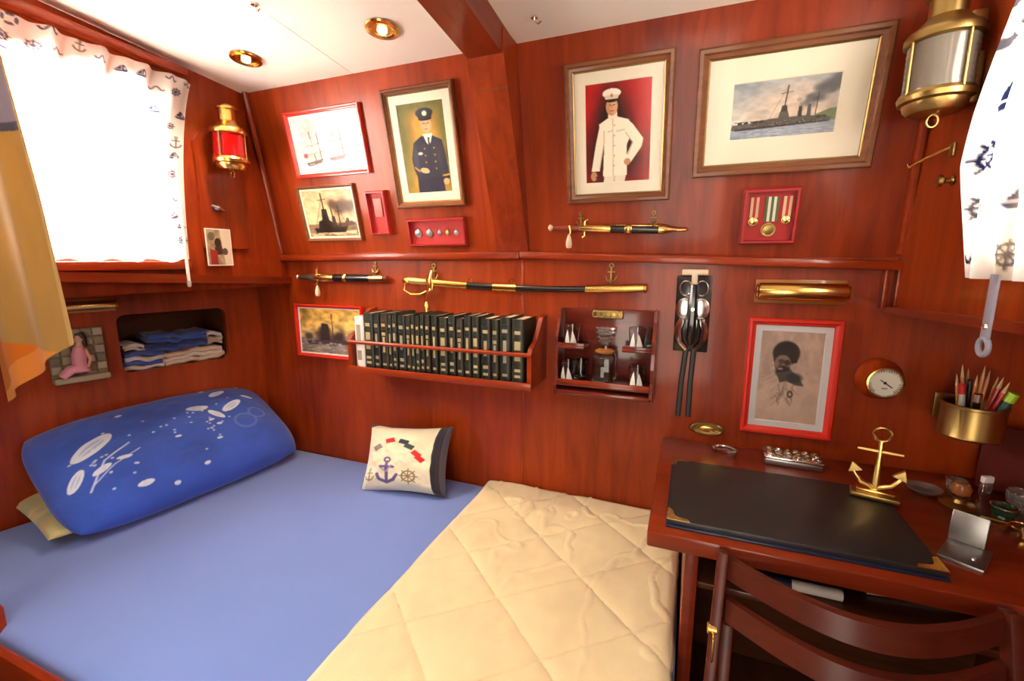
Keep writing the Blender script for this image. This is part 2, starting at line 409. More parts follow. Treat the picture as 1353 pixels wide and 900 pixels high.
# beam and its knee
bmx0, bmx1 = -.668, -.556
def zbm(y): return 1.95 + .11 * (1.35 - y)
vs = []
for y in (1.56, YR):
    for x in (bmx0, bmx1): vs += [(x, y, zbm(y)), (x, y, zc(y) + .015)]
struct(obj('trim_beam', B().add(vs, [(0, 4, 6, 2), (1, 3, 7, 5), (0, 1, 5, 4), (2, 6, 7, 3), (0, 2, 3, 1), (4, 5, 7, 6)]), MAHY, None, 0))
kn = struct(obj('trim_knee', B().prism([(1.345, 1.953), (1.582, 1.372), (1.62, 1.372), (1.50, 2.02), (1.345, 2.02)], bmx0 - .004, bmx1 + .004, 'yz'), MAH, None, 0))
obj('joint_line', B().box((0, 0, 0), (.121, .002, .003)).xf(Matrix.Translation((-.612, 1.3785, 1.868)) @ Matrix.Rotation(rad(22), 4, 'X')), FRAMEB, kn)
# left side: lower hull lining with two niches, ledge, upper side with the window
wl = bpy.data.objects.new('wall_left', None); COL.objects.link(wl); struct(wl)
n1 = [LL.uv(*p) for p in ((157, 411), (300, 411), (302, 479), (157, 488))]
n2 = [LL.uv(*p) for p in ((62, 433), (139, 434), (139, 503), (62, 503))]
def box4(q): return (q[0][0] + q[3][0]) / 2, (q[2][1] + q[3][1]) / 2, (q[1][0] + q[2][0]) / 2, (q[0][1] + q[1][1]) / 2
N1 = box4(n1); N2 = box4(n2)
o = holes_panel('lower_panel', [(-3.1, 0), (.06, 0), (.06, 1.30), (-3.1, 1.30)], [rrect(*N1, .03)], .03, MAH, wl); o.matrix_world = LL.M
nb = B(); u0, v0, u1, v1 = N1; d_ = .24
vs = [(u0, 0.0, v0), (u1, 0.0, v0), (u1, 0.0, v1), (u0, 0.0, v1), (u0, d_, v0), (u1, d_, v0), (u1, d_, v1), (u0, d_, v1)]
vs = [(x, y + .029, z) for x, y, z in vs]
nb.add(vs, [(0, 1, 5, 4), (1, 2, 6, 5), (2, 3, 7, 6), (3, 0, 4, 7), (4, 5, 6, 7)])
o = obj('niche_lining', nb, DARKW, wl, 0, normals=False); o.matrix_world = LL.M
m_ = o.modifiers.new('t', 'SOLIDIFY'); m_.thickness = .012; m_.offset = -1
# ledge (sheer slightly rising towards the camera)
def ledge(name, x0, x1, ya, yb, za, zb_, th, m, parent):
    vs = []
    for (x, y, z) in ((x0, ya, za), (x1, ya, za), (x1, yb, zb_), (x0, yb, zb_)): vs += [(x, y, z), (x, y, z + th)]
    return obj(name, B().add(vs, [(0, 2, 4, 6), (1, 7, 5, 3), (0, 1, 3, 2), (2, 3, 5, 4), (4, 5, 7, 6), (6, 7, 1, 0)]), m, parent, 0)
ledge('ledge', -1.712, -2.75, 1.60, YR, 1.247, 1.40, .030, MAHY, wl)
WE = LU.uv(240, 345)[0]; W1 = (WE - .66, 1.36, WE - .035, 1.925)
o = holes_panel('upper_panel', [(-3.0, 1.24), (.10, 1.24), (.10, 2.12), (-3.0, 2.36)], [[(W1[0], W1[1]), (W1[2], W1[1]), (W1[2], W1[3]), (W1[0], W1[3])]], .05, MAH, wl); o.matrix_world = LU.M
o = obj('window_sill', B().box(((W1[0] + W1[2]) / 2 + .0, -.012, 1.335), (W1[2] - W1[0] + .10, .05, .03), .006), MAHX, wl); o.matrix_world = LU.M
# window
def window(name, wall, W):
    w1 = thing(name, '', '', wall.M @ Matrix.Translation(((W[0] + W[2]) / 2, 0, W[1])))
    del w1['label']; del w1['category']; struct(w1)
    ww, hh = W[2] - W[0], W[3] - W[1]
    obj('window_frame', B().loop(ww + .05, hh + .05, [(0, -.052), (0, -.066), (.05, -.066), (.05, -.01), (.026, -.01), (.026, -.052)], -.025), MAHX, w1)
    obj('pane', B().box((0, .04, hh / 2), (ww - .04, .004, hh - .04)), WGLASS, w1, 0)
    return w1
window('window_1', LU, W1)
# right side
wr = bpy.data.objects.new('wall_right', None); COL.objects.link(wr); struct(wr)
W2 = (.36, 1.36, 1.05, 1.96)
o = holes_panel('upper_panel', [(-.10, 1.215), (2.95, 1.255), (2.95, 2.38), (-.10, 2.10)], [[(W2[0], W2[1]), (W2[2], W2[1]), (W2[2], W2[3]), (W2[0], W2[3])]], .05, MAH, wr); o.matrix_world = RU.M
obj('lower_panel', B().box((XR + .02, .12, .65), (.04, 2.98, 1.30)), MAH, wr)
ledge('ledge', .905, .515, 1.60, YR, 1.205, 1.33, .018, MAHY, wr)
window('window_2', RU, W2)
# rear bulkhead behind the camera with an open doorway
o = holes_panel('wall_rear', [(-2.9, 0), (1.0, 0), (1.0, 2.45), (-2.9, 2.45)], [[(-.5, .06), (.25, .06), (.25, 1.9), (-.5, 1.9)]], .04, MAH); o.location = (0, YR - .04, 0); struct(o)
# coaming round the added hatch, out of view
hc = B()
_o = (HX0 - .03, HX1 + .03, HY0 - .03, HY1 + .03); _i = (HX0, HX1, HY0, HY1)
vs = []
for (q, z) in ((_o, 2.12), (_i, 2.12), (_i, 2.36), (_o, 2.36)): vs += [(q[0], q[2], z), (q[1], q[2], z), (q[1], q[3], z), (q[0], q[3], z)]
hc.add(vs, [((k * 4) + i, (k * 4) + (i + 1) % 4, ((k + 1) % 4) * 4 + (i + 1) % 4, ((k + 1) % 4) * 4 + i) for k in range(4) for i in range(4)])
struct(obj('trim_added_hatch', hc, MAHX, None, 0))
# rails on the back wall, corner mouldings
def bar(name, p, q, hy, hz, m, ch=.006):
    p, q = Vector(p), Vector(q); d = q - p; L = d.length
    b = B().box((0, 0, 0), (L, hy, hz), ch); R = d.to_track_quat('X', 'Z').to_matrix().to_4x4()
    b.xf(Matrix.Translation((p + q) / 2) @ R); return obj(name, b, m)
struct(bar('trim_rail_left', (-1.80, YB - .012, 1.364), (-.585, YB - .012, 1.370), .038, .028, MAHX))
struct(bar('trim_rail_right', (-.583, YB - .014, 1.372), (.575, YB - .014, 1.336), .042, .026, MAHX))
def corner(name, pa, pb, r, m):
    struct(obj(name, B().tube([pa, pb], r, 10), m))
a, b2 = WU.uv(325, 122), WU.uv(375, 338)
corner('trim_corner_left', WU.M @ Vector((a[0], -.006, a[1])), WU.M @ Vector((b2[0], -.006, b2[1])), .012, MAH)
a, b2 = WU.uv(1254, -8), WU.uv(1192, 335)
corner('trim_corner_right', WU.M @ Vector((a[0] - .004, -.004, a[1])), WU.M @ Vector((b2[0] - .004, -.004, b2[1])), .011, MAHX)
struct(obj('trim_corner_lower', B().box((.512, YB - .012, 1.28), (.014, .024, .13), .004).box((.540, YB - .012, 1.28), (.012, .024, .13), .004), MAHX))

# ------------------------------------------------------------------ bed
def sheet_mat(name, c1, c2, bump=.35):
    m = mat(name, c1, .9, Sheen_Weight=.3); nt = m.node_tree; p = nt.nodes['Principled BSDF']
    p.inputs['Specular IOR Level'].default_value = .2
    tc = nt.nodes.new('ShaderNodeTexCoord'); n = nt.nodes.new('ShaderNodeTexNoise'); n.inputs['Scale'].default_value = 3.2; n.inputs['Detail'].default_value = 3
    cr = nt.nodes.new('ShaderNodeValToRGB'); cr.color_ramp.elements[0].color = (*c1, 1); cr.color_ramp.elements[1].color = (*c2, 1)
    nt.links.new(tc.outputs['Object'], n.inputs['Vector']); nt.links.new(n.outputs['Fac'], cr.inputs[0]); nt.links.new(cr.outputs[0], p.inputs['Base Color'])
    n2 = nt.nodes.new('ShaderNodeTexNoise'); n2.inputs['Scale'].default_value = 700
    b_ = nt.nodes.new('ShaderNodeBump'); b_.inputs['Strength'].default_value = bump; b_.inputs['Distance'].default_value = .001
    nt.links.new(tc.outputs['Object'], n2.inputs['Vector']); nt.links.new(n2.outputs['Fac'], b_.inputs['Height']); nt.links.new(b_.outputs[0], p.inputs['Normal'])
    return m
SHEET = sheet_mat('blue fitted sheet', (.155, .240, .62), (.18, .270, .66))
ZB = .445
bed = thing('berth', 'mahogany built-in berth with low front board under the blue mattress', 'bed', (-1.0, 1.0, 0))
def bedpart(name, b, m, sm=35): b.xf(Matrix.Translation((1.0, -1.0, 0))); return obj(name, b, m, bed, sm)
bedpart('base', B().prism([(-1.94, 1.595), (-2.20, .50), (.02, .50), (.02, 1.595)], 0, .26, 'xy'), MAHX, 0)
bedpart('front_board', B().box((-.77, .438, .22), (1.56, .022, .42), .006), MAHX)
bedpart('post', B().box((-1.585, .45, .25), (.06, .06, .50), .010), MAHX)
def rounded_slab(name, poly, z0, z1, bev, m, parent=None, und=0.0):
    bm = bmesh.new(); vs = [bm.verts.new((x, y, z0)) for x, y in poly]; f = bm.faces.new(vs)
    g = bmesh.ops.extrude_face_region(bm, geom=[f]); bmesh.ops.translate(bm, verts=[q for q in g['geom'] if isinstance(q, bmesh.types.BMVert)], vec=(0, 0, z1 - z0))
    bmesh.ops.recalc_face_normals(bm, faces=bm.faces)
    bmesh.ops.bevel(bm, geom=list(bm.edges), offset=bev, segments=5, profile=.5, affect='EDGES')
    me = bpy.data.meshes.new(name); bm.to_mesh(me); bm.free(); finish(me, m, 40)
    o = bpy.data.objects.new(name, me); COL.objects.link(o)
    if parent: o.parent = parent
    return o
mt = rounded_slab('mattress', [(-1.935, 1.590), (-2.215, .455), (.022, .455), (.022, 1.590)], .262, ZB, .035, SHEET)
tag(mt, 'mattress in a plain periwinkle blue fitted sheet on the berth', 'mattress')
# quilt
nx, ny = 150, 230
gx = np.linspace(-.715, .010, nx); gy = np.linspace(.462, 1.592, ny); GX, GY = np.meshgrid(gx, gy)
f1 = GX * .66 + GY * .75; f2 = -GX * .65 + GY * .76
d1 = np.abs((f1 - .22 + .12) % .24 - .12); d2 = np.abs((f2 - .81 + .1075) % .215 - .1075)
d = np.minimum(d1, d2)
puff = .006 * (1 - np.exp(-d / .010)) + .004 * np.sqrt(np.clip(d / .11, 0, 1))
wr_ = fbm(ny, nx, 5, 3, 11); wr2 = fbm(ny, nx, 14, 2, 12)
ridge = np.exp(-((np.abs(wr_ - .5)) / .02) ** 2) * .006 * np.clip((GY - .9) * 2 + (GX + .5) * 1.4, 0, 1)
edge = np.minimum(np.minimum(GX - gx[0], gx[-1] - GX), np.minimum(GY - gy[0], gy[-1] - GY))
em = np.clip(edge / .018, 0, 1) ** .5
GZ = ZB + .004 + (.006 + puff + .010 * (wr_ - .4) + .004 * (wr2 - .5) + ridge) * em
GXe = GX + (.010 * (fbm(ny, nx, 6, 2, 15) - .5)) * (1 - np.clip(edge / .1, 0, 1)); GYe = GY
QCOL = np.ones((ny, nx, 3)) * np.array((.885, .815, .655)) * (1 + .05 * (fbm(ny, nx, 20, 2, 4)[..., None] - .5))
q = grid('quilt', np.stack([GXe, GYe, GZ], -1), QCOL, vcol('quilt cotton', .95, .3, .3, 400), None, .010, offset=-1)
tag(q, 'cream diamond-quilted bedspread folded over the right end of the berth', 'quilt')

def pillow(name, Lx, Ly, T, col, m, M, nu=110, nv=70, pinch=.07, wrk=.01, seed=3, pw=.55, sag=0.0, rnd=0.0):
    s = np.linspace(-1, 1, nu); t = np.linspace(-1, 1, nv); S, Tt = np.meshgrid(s, t)
    X = Lx / 2 * S * (1 - pinch * (1 - Tt ** 2)) * np.sqrt(1 - rnd * Tt ** 4); Y = Ly / 2 * Tt * (1 - pinch * (1 - S ** 2)) * np.sqrt(1 - rnd * S ** 4)
    H = T / 2 * np.clip((1 - np.abs(S) ** 3.2) * (1 - np.abs(Tt) ** 2.6), 0, 1) ** pw
    e = np.clip((1 - np.maximum(np.abs(S), np.abs(Tt))) * 4, 0, 1)
    n = (fbm(nv, nu, 5, 3, seed) - .5) * wrk * 2; Zt = H + n * e; Zb = -H * .75 + n * e * .5
    Zt = Zt - sag * (S ** 2); Zb = Zb - sag * (S ** 2)
    vt = np.stack([X, Y, Zt], -1).reshape(-1, 3); vb = np.stack([X, Y, Zb], -1).reshape(-1, 3)
    idx = np.arange(nv * nu).reshape(nv, nu)
    qd = np.stack([idx[:-1, :-1], idx[:-1, 1:], idx[1:, 1:], idx[1:, :-1]], -1).reshape(-1, 4)
    me = bpy.data.meshes.new(name); me.from_pydata(np.concatenate([vt, vb]).tolist(), [], np.concatenate([qd, qd[:, ::-1] + nv * nu]).tolist())
    a = me.color_attributes.new('Col', 'FLOAT_COLOR', 'POINT'); c = np.ones((2 * nv * nu, 4), np.float32)
    cc = lin(col[::-1].reshape(-1, 3)); c[:nv * nu, :3] = cc; c[nv * nu:, :3] = cc; a.data.foreach_set('color', c.ravel())
    bm = bmesh.new(); bm.from_mesh(me); bmesh.ops.remove_doubles(bm, verts=bm.verts, dist=1e-5); bm.to_mesh(me); bm.free(); finish(me, m, 180)
    o = bpy.data.objects.new(name, me); COL.objects.link(o); o.matrix_world = M; return o
# blue pillow print
P = Paint(300, 190, (.22, .35, .76)); P.noise(7, .10, 5)
wht = (.84, .88, .97)
def leaf(x, y, r, rot, c=wht):
    P.ell(x, y, r, r * .62, c, 1, 0, rot); P.ell(x, y, r * .62, r * .30, (.60, .70, .92), .8, 0, rot); P.line([(x - r * .9 * math.cos(rad(rot)), y - r * .9 * math.sin(rad(rot)) / P.asp), (x + r * .9 * math.cos(rad(rot)), y + r * .9 * math.sin(rad(rot)) / P.asp)], .004, c)
for (x, y, r, a_) in ((.60, .36, .05, 5), (.66, .47, .045, 60), (.75, .42, .06, -25), (.74, .22, .045, -15), (.86, .34, .03, 30), (.17, .45, .085, -28), (.08, .66, .05, -55), (.16, .66, .035, -20), (.26, .86, .03, 0), (.24, .63, .025, 10)):
    leaf(x, y, r, a_)
for k in range(46):
    x = .60 + RNG.normal() * .12 if k < 30 else .18 + RNG.normal() * .07; y = (.52 if k < 30 else .62) + RNG.normal() * .13
    P.ell(x, y, .006, .008, wht, .8)
for (x, y) in ((.31, .22), (.60, .72), (.88, .14), (.45, .60), (.70, .12), (.50, .88), (.62, .52), (.64, .58), (.36, .93)): P.ell(x, y, .014, .012, wht)
P.line([(.10, .78), (.18, .60), (.28, .52)], .004, wht, .8); P.line([(.12, .74), (.20, .66), (.30, .60)], .003, wht, .7)
P.ring(.76, .62, .05, .006, (.36, .46, .80)); P.ring(.84, .56, .04, .006, (.36, .46, .80))
b_pil = pillow('pillow', .83, .50, .25, P.out(), WAFFLE, Matrix.Translation((-1.900, 1.138, .606)) @ Matrix.Rotation(rad(-8), 4, 'Z') @ Matrix.Rotation(rad(31), 4, 'Y') @ Matrix.Rotation(rad(90), 4, 'Z'), 300, 190, .0, .012, 3, .5, 0, .16)
tag(b_pil, 'large blue pillow with white leaf print propped against the left wall', 'pillow')
P = Paint(80, 60, (.74, .72, .50)); P.noise(6, .8, 8, 2, (.55, .68, .60)); P.noise(9, .7, 9, 2, (.86, .66, .40)); P.noise(12, .6, 19, 2, (.9, .88, .70))
y_pil = pillow('pillow', .80, .44, .11, P.out(), FABRIC, Matrix.Translation((-1.955, 1.105, ZB + .050)) @ Matrix.Rotation(rad(90 - 10), 4, 'Z'), 80, 60, .02, .006, 9, .45)
tag(y_pil, 'flat yellow-green flowered pillow lying beneath the large blue pillow', 'pillow')
# small cushion with signal flags and an anchor
P = Paint(130, 130, (.90, .86, .74)); P.noise(5, .06, 3)
for (x, y, a_, c) in ((.20, .36, -35, (.55, .50, .48)), (.36, .24, -20, (.78, .16, .20)), (.53, .25, 15, (.20, .22, .30)), (.60, .32, 25, (.25, .32, .30)), (.70, .43, 40, (.82, .20, .18)), (.75, .50, 42, (.80, .16, .16))):
    P.poly([(x + rx * math.cos(rad(a_)) - ry * math.sin(rad(a_)), y + rx * math.sin(rad(a_)) + ry * math.cos(rad(a_))) for rx, ry in ((-.06, -.035), (.06, -.035), (.06, .035), (-.06, .035))], c)
P.anchor(.36, .72, .15, (.40, .34, .52)); P.wheel(.63, .77, .11, (.55, .47, .34)); P.anchor(.13, .78, .07, (.60, .55, .42))
P.line([(.42, .62), (.36, .72), (.28, .66)], .01, (.62, .56, .66))
for k, x in enumerate((.90, .94, .985)): P.poly([(x - .022, 0), (x + .022, 0), (x + .022, 1), (x - .022, 1)], ((.12, .12, .17), (.16, .14, .18), (.30, .28, .36))[k], .9)
P.poly([(0, 0), (.13, 0), (.05, .05), (0, .07)], (.25, .20, .28)); P.poly([(.10, 0), (.5, 0), (.3, .03)], (.3, .28, .34))
cu = pillow('cushion', .37, .27, .15, P.out(), FABRIC, Matrix.Translation((-1.02, 1.455, .563)) @ Matrix.Rotation(rad(5), 4, 'Z') @ Matrix.Rotation(rad(62), 4, 'X') @ Matrix.Rotation(rad(4), 4, 'Z'), 130, 130, .10, .012, 21, .5)
tag(cu, 'small white cushion printed with an anchor and signal flags on blue sheet', 'cushion')

# ------------------------------------------------------------------ desk
ZD = .745
dk = thing('desk', 'mahogany writing desk built against the back wall beside the berth', 'desk', (.41, 1.3, 0))
def dpart(name, b, m, sm=35, par=None): b.xf(Matrix.Translation((-.41, -1.3, 0))); return obj(name, b, m, par or dk, sm)
dpart('desk_top', B().box((.411, 1.297, ZD - .020), (.936, .603, .040), .005), DESKW)
dpart('side_panel', B().box((.042, 1.30, .3525), (.030, .56, .705), .004), DESKW)
dpart('side_panel', B().box((.862, 1.30, .3525), (.030, .56, .705), .004), DESKW)
dpart('apron', B().box((.452, 1.10, .690), (.79, .018, .030), .003), DESKW)
dpart('shelf', B().box((.452, 1.32, .585), (.788, .50, .016), .003), DARKW)
dpart('back_panel', B().box((.452, 1.575, .35), (.79, .012, .70)), DARKW)
tb = thing('paper_roll', 'white paper roll with a dark blue end on the shelf inside the desk', 'paper roll', at(.262, 1.12, .5935, 0))
obj('sheet', B().lathe([(0, .013), (.10, .013)], 14, 'x', (0, 0, .0135)), WHITE, tb); obj('end_cap', B().lathe([(-.07, .012), (-.068, .0135), (0, .0135)], 14, 'x', (0, 0, .0135)), NAVYL, tb)
bk = thing('notebook', 'dark notebook lying on the shelf inside the desk', 'notebook', at(.50, 1.24, .593, 8))
obj('cover', B().box((0, 0, .012), (.18, .13, .024), .002), DARKW, bk); obj('pages', B().box((-.002, -.002, .012), (.172, .128, .018)), IVORY, bk)
# blotter
bl = thing('desk_blotter', 'black leather desk blotter with gilt corners on the desk', 'desk pad', (.240, 1.208, ZD))
obj('pad', B().box((0, 0, .009), (.510, .350, .018), .004), BLKL, bl)
obj('lower_leaf', B().box((.0, -.004, .003), (.518, .358, .006), .002), NAVYL, bl)
for sx in (-1, 1):
    for sy in (-1, 1):
        c = B()
        x, y = sx * .257, sy * .177
        c.prism([(x, y), (x - sx * .050, y), (x - sx * .046, y - sy * .010), (x - sx * .022, y - sy * .016), (x - sx * .016, y - sy * .022), (x - sx * .010, y - sy * .046), (x, y - sy * .050)], .0175, .0192, 'xy')
        obj('corner_mount', c, GOLD, bl, 0)
# ------------------------------------------------------------------ folding chair, folded and leaning on the desk edge
ch = thing('folding_chair', 'dark mahogany folding chair, folded up and leaning against the desk front', 'chair', (.32, .80, 0))
def cpart(name, b, m, sm=35): b.xf(Matrix.Translation((-.32, -.80, 0))); return obj(name, b, m, ch, sm)
LEAN = .30
def yl(z): return .962 + LEAN * (z - .745)
def stick(p, q, wx, wy, chf=.004):
    p, q = Vector(p), Vector(q); d = q - p; b = B().box((0, 0, 0), (wx, wy, d.length), chf)
    return b.xf(Matrix.Translation((p + q) / 2) @ d.to_track_quat('Z', 'Y').to_matrix().to_4x4() @ Matrix.Rotation(rad(180), 4, 'Z'))
def curve_slat(z0, hh, dep=.105, x0=.108, x1=.545):
    n = 18; b = B(); vs = []
    for i in range(n + 1):
        t = i / n; x = x0 + (x1 - x0) * t; y = -dep * math.sin(math.pi * t)
        for (dy, z) in ((0, z0), (.018, z0), (.018, z0 + hh), (0, z0 + hh)): vs.append((x, yl(z) + y + dy - .006, z))
    fs = []
    for i in range(n):
        for k in range(4): fs.append((i * 4 + k, i * 4 + (k + 1) % 4, (i + 1) * 4 + (k + 1) % 4, (i + 1) * 4 + k))
    fs += [(0, 1, 2, 3), (n * 4 + 3, n * 4 + 2, n * 4 + 1, n * 4)]
    return b.add(vs, fs)
for (z0, hh) in ((.703, .040), (.624, .042)): cpart('back_slat', curve_slat(z0, hh), CHAIRW)
for (xt, xb, s_) in ((.100, .062, 1), (.553, .590, -1)):
    cpart('stile', stick((xt, yl(.752), .752), (xb, yl(.004), .004), .022, .030), CHAIRW)
    xm = xt + s_ * .030
    cpart('leg', stick((xm - s_ * .012, yl(.60) + .030, .60), (xm - s_ * .030, yl(.004) + .034, .004), .022, .024), CHAIRW)
    h_ = cpart('hinge', B().lathe([(-.010, .009), (-.008, .012), (.008, .012), (.010, .009)], 12, 'x', (xt - s_ * .014, yl(.605) - .006, .605)).box((xt - s_ * .012, yl(.57) - .012, .57), (.004, .020, .060), .001), BRASS)
for k in range(5):
    z = .16 + .062 * k; cpart('seat_slat', stick((.10, yl(z) + .006, z), (.55, yl(z) + .006, z), .050, .012), CHAIRW)
cpart('stretcher', stick((.085, yl(.10) + .004, .10), (.568, yl(.10) + .004, .10), .020, .020), CHAIRW)
# ------------------------------------------------------------------ pictures
def rect(wall, px4, out=0.0):
    q = [wall.uv(*p, out) for p in px4]           # tl, tr, br, bl
    return (q[0][0] + q[3][0]) / 2, (q[2][1] + q[3][1]) / 2, (q[1][0] + q[2][0]) / 2, (q[0][1] + q[1][1]) / 2
def print_plane(name, col, x0, z0, x1, z1, y, m, parent):
    h, w_ = col.shape[:2]; X, Z = np.meshgrid(np.linspace(x0, x1, w_), np.linspace(z1, z0, h))
    return grid(name, np.stack([X, np.full_like(X, y), Z], -1), col, m, parent, 0, 0)
def picture(name, label, wall, px4, fw, fmat, depth, mw, mmat, col, liner=None, group=None):
    u0, v0, u1, v1 = rect(wall, px4); w_, h = u1 - u0, v1 - v0
    r = hang(name, label, 'picture', wall, (u0 + u1) / 2, v0, group)
    obj('frame', B().loop(w_, h, [(0, 0), (0, depth * .8), (fw * .15, depth), (fw * .45, depth), (fw * .6, depth * .72), (fw * .9, depth * .62), (fw, depth * .45), (fw, 0)]), fmat, r, 25)
    if liner: obj('gilt_liner', B().loop(w_ - 2 * fw + .002, h - 2 * fw + .002, [(0, .004), (0, depth * .5), (.003, depth * .40), (.004, .004)], fw - .001), OLDB, r, 25)
    ib = fw + (.003 if liner else 0)
    obj('mat_board', B().loop(w_ - 2 * ib, h - 2 * ib, [(0, .002), (0, .006), (mw - .002, .006), (mw, .004), (mw, .002)], ib), mmat, r, 0)
    i = ib + mw - .003
    print_plane('print', col, -w_ / 2 + i, i, w_ / 2 - i, h - i, -.0036, PRINT, r)
    obj('glass', B().box((0, -.0085, h / 2), (w_ - 2 * fw + .004, .002, h - 2 * fw + .004)), PGLASS, r, 0)
    return r
# officer in white
P = Paint(110, 160, (.80, .07, .06)); P.ell(.42, .55, .50, .52, (.14, .05, .04), .95, .45); P.ell(.95, .15, .28, .42, (.84, .06, .06), .8, .6); P.ell(.0, .1, .2, .45, (.80, .07, .06), .7, .6); P.noise(8, .12, 2)
W_ = (.97, .94, .84); S_ = (.80, .72, .60); K_ = (.78, .56, .40)
P.poly([(.30, .90), (.64, .90), (.61, 1.0), (.29, 1.0)], (.93, .89, .80)); P.line([(.46, .93), (.45, 1.0)], .008, S_)
P.poly([(.22, .40), (.36, .345), (.50, .34), (.66, .375), (.74, .46), (.64, .62), (.645, .925), (.28, .925), (.30, .60)], W_)
P.poly([(.24, .39), (.31, .42), (.30, .60), (.23, .87), (.10, .87), (.17, .60)], W_); P.line([(.30, .47), (.295, .60), (.23, .85)], .007, S_)
P.poly([(.62, .37), (.72, .42), (.88, .57), (.86, .65), (.70, .80), (.62, .75), (.72, .60), (.60, .50)], W_); P.line([(.62, .50), (.73, .60), (.66, .72)], .007, S_)
P.ell(.14, .92, .05, .05, K_); P.ell(.65, .79, .05, .035, K_); P.line([(.18, .93), (.20, .98)], .012, (.3, .2, .12))
P.poly([(.36, .28), (.49, .28), (.50, .35), (.42, .37), (.36, .35)], (.95, .90, .80)); P.line([(.43, .36), (.44, .92)], .006, S_)
for k in range(5): P.ell(.455, .42 + .10 * k, .010, .007, (.75, .58, .26))
P.ell(.415, .24, .088, .085, K_); P.ell(.44, .25, .05, .06, (.86, .66, .48)); P.line([(.385, .225), (.405, .225)], .006, (.2, .12, .08)); P.line([(.435, .225), (.458, .225)], .006, (.2, .12, .08)); P.line([(.42, .23), (.415, .255)], .005, (.62, .42, .28)); P.line([(.395, .28), (.44, .28)], .006, (.60, .25, .20))
P.ell(.41, .172, .10, .028, (.16, .12, .08)); P.ell(.41, .115, .135, .045, (.96, .93, .86)); P.poly([(.30, .13), (.52, .13), (.50, .17), (.32, .17)], (.88, .82, .70)); P.ell(.41, .135, .02, .016, (.70, .55, .25))
P.line([(.36, .48), (.42, .47)], .01, (.85, .80, .70)); P.line([(.49, .48), (.60, .47)], .010, (.86, .80, .70))
picture('framed_portrait', 'brown-framed painting of an officer in white uniform against red', WU, ((748, 85), (893, 65), (885, 265), (750, 268)), .026, FRAMEB, .022, .034, CREAM, P.out(), GOLD)
# officer in navy
P = Paint(80, 150, (.78, .58, .20)); P.ell(0, .4, .24, .62, (.33, .36, .16), .85, .6); P.ell(1, .4, .20, .62, (.36, .37, .16), .85, .6); P.ell(.5, 0, .6, .12, (.36, .38, .16), .8, .5); P.noise(8, .14, 2)
N_ = (.13, .14, .24); N2_ = (.20, .21, .33)
P.poly([(.28, .43), (.45, .365), (.68, .365), (.88, .42), (.93, .62), (.96, .84), (.82, .86), (.84, .97), (.84, 1), (.26, 1), (.27, .80), (.22, .72), (.20, .60)], N_)
P.poly([(.30, .45), (.36, .55), (.34, .72), (.26, .70), (.24, .58)], N2_); P.line([(.78, .50), (.82, .80)], .01, N2_); P.line([(.30, .86), (.85, .84)], .012, (.08, .08, .15)); P.line([(.55, .87), (.55, 1)], .01, (.08, .08, .15))
P.poly([(.50, .345), (.70, .345), (.64, .44), (.60, .47), (.55, .43)], (.92, .88, .80)); P.poly([(.585, .385), (.63, .385), (.62, .50), (.595, .50)], (.07, .06, .09))
for k in range(4):
    for x in (.50, .70): P.ell(x, .50 + .075 * k, .016, .009, (.80, .62, .25))
P.ell(.40, .55, .05, .016, (.85, .80, .70)); P.ell(.45, .74, .10, .03, (.85, .66, .48), 1, 0, 15); P.ell(.88, .875, .06, .035, (.84, .64, .46)); P.line([(.25, .70), (.33, .74)], .016, (.80, .62, .25)); P.line([(.83, .81), (.95, .80)], .016, (.80, .62, .25))
P.ell(.585, .25, .125, .085, (.84, .63, .44)); P.ell(.60, .26, .07, .06, (.90, .70, .50)); P.line([(.535, .235), (.565, .235)], .009, (.2, .12, .08)); P.line([(.615, .235), (.645, .235)], .009, (.2, .12, .08)); P.line([(.59, .24), (.585, .265)], .007, (.66, .45, .28)); P.line([(.555, .295), (.615, .295)], .008, (.62, .26, .20))
P.ell(.585, .185, .14, .022, (.05, .05, .07)); P.ell(.58, .125, .18, .052, (.12, .12, .17)); P.poly([(.42, .14), (.75, .14), (.71, .185), (.46, .185)], (.10, .10, .13)); P.ell(.585, .13, .05, .028, (.90, .86, .74))
picture('framed_portrait', 'brown-framed painting of an officer in dark naval coat on ochre', WU, ((504, 119), (602, 106), (616, 271), (529, 275)), .020, FRAMEB, .022, .030, CREAM, P.out(), GOLD)
# battleship
P = Paint(180, 116, (.7, .68, .62)); P.grad((.58, .62, .66), (.86, .78, .68)); P.noise(5, .22, 3); P.ell(.62, .42, .35, .35, (.92, .80, .68), .6, .6)
for k in range(90):
    t = k / 90; x = .68 + .34 * t + RNG.normal() * .03; y = .50 - .42 * t + RNG.normal() * .05
    P.ell(x, y, .02 + .035 * t, .03 + .05 * t, (.26 + .2 * RNG.random(),) * 3, .35, .5)
P.poly([(0, .80), (1, .76), (1, 1), (0, 1)], (.60, .63, .68)); P.noise(14, .12, 6)
P.poly([(.80, .66), (.92, .58), (1, .57), (1, .77), (.76, .77)], (.36, .44, .24), .8)
G1 = (.36, .34, .31); G2 = (.24, .22, .20)
P.poly([(.01, .80), (.03, .72), (.20, .715), (.22, .68), (.36, .67), (.40, .66), (.72, .66), (.86, .69), (.95, .72), (.93, .79), (.06, .83)], G1)
P.poly([(.04, .79), (.94, .765), (.93, .79), (.06, .83)], G2)
P.poly([(.46, .68), (.475, .56), (.55, .56), (.57, .68)], G1); P.poly([(.48, .56), (.49, .46), (.535, .46), (.545, .56)], G2)
P.poly([(.64, .67), (.645, .50), (.675, .50), (.68, .67)], G2); P.poly([(.72, .67), (.725, .48), (.755, .48), (.76, .67)], G1)
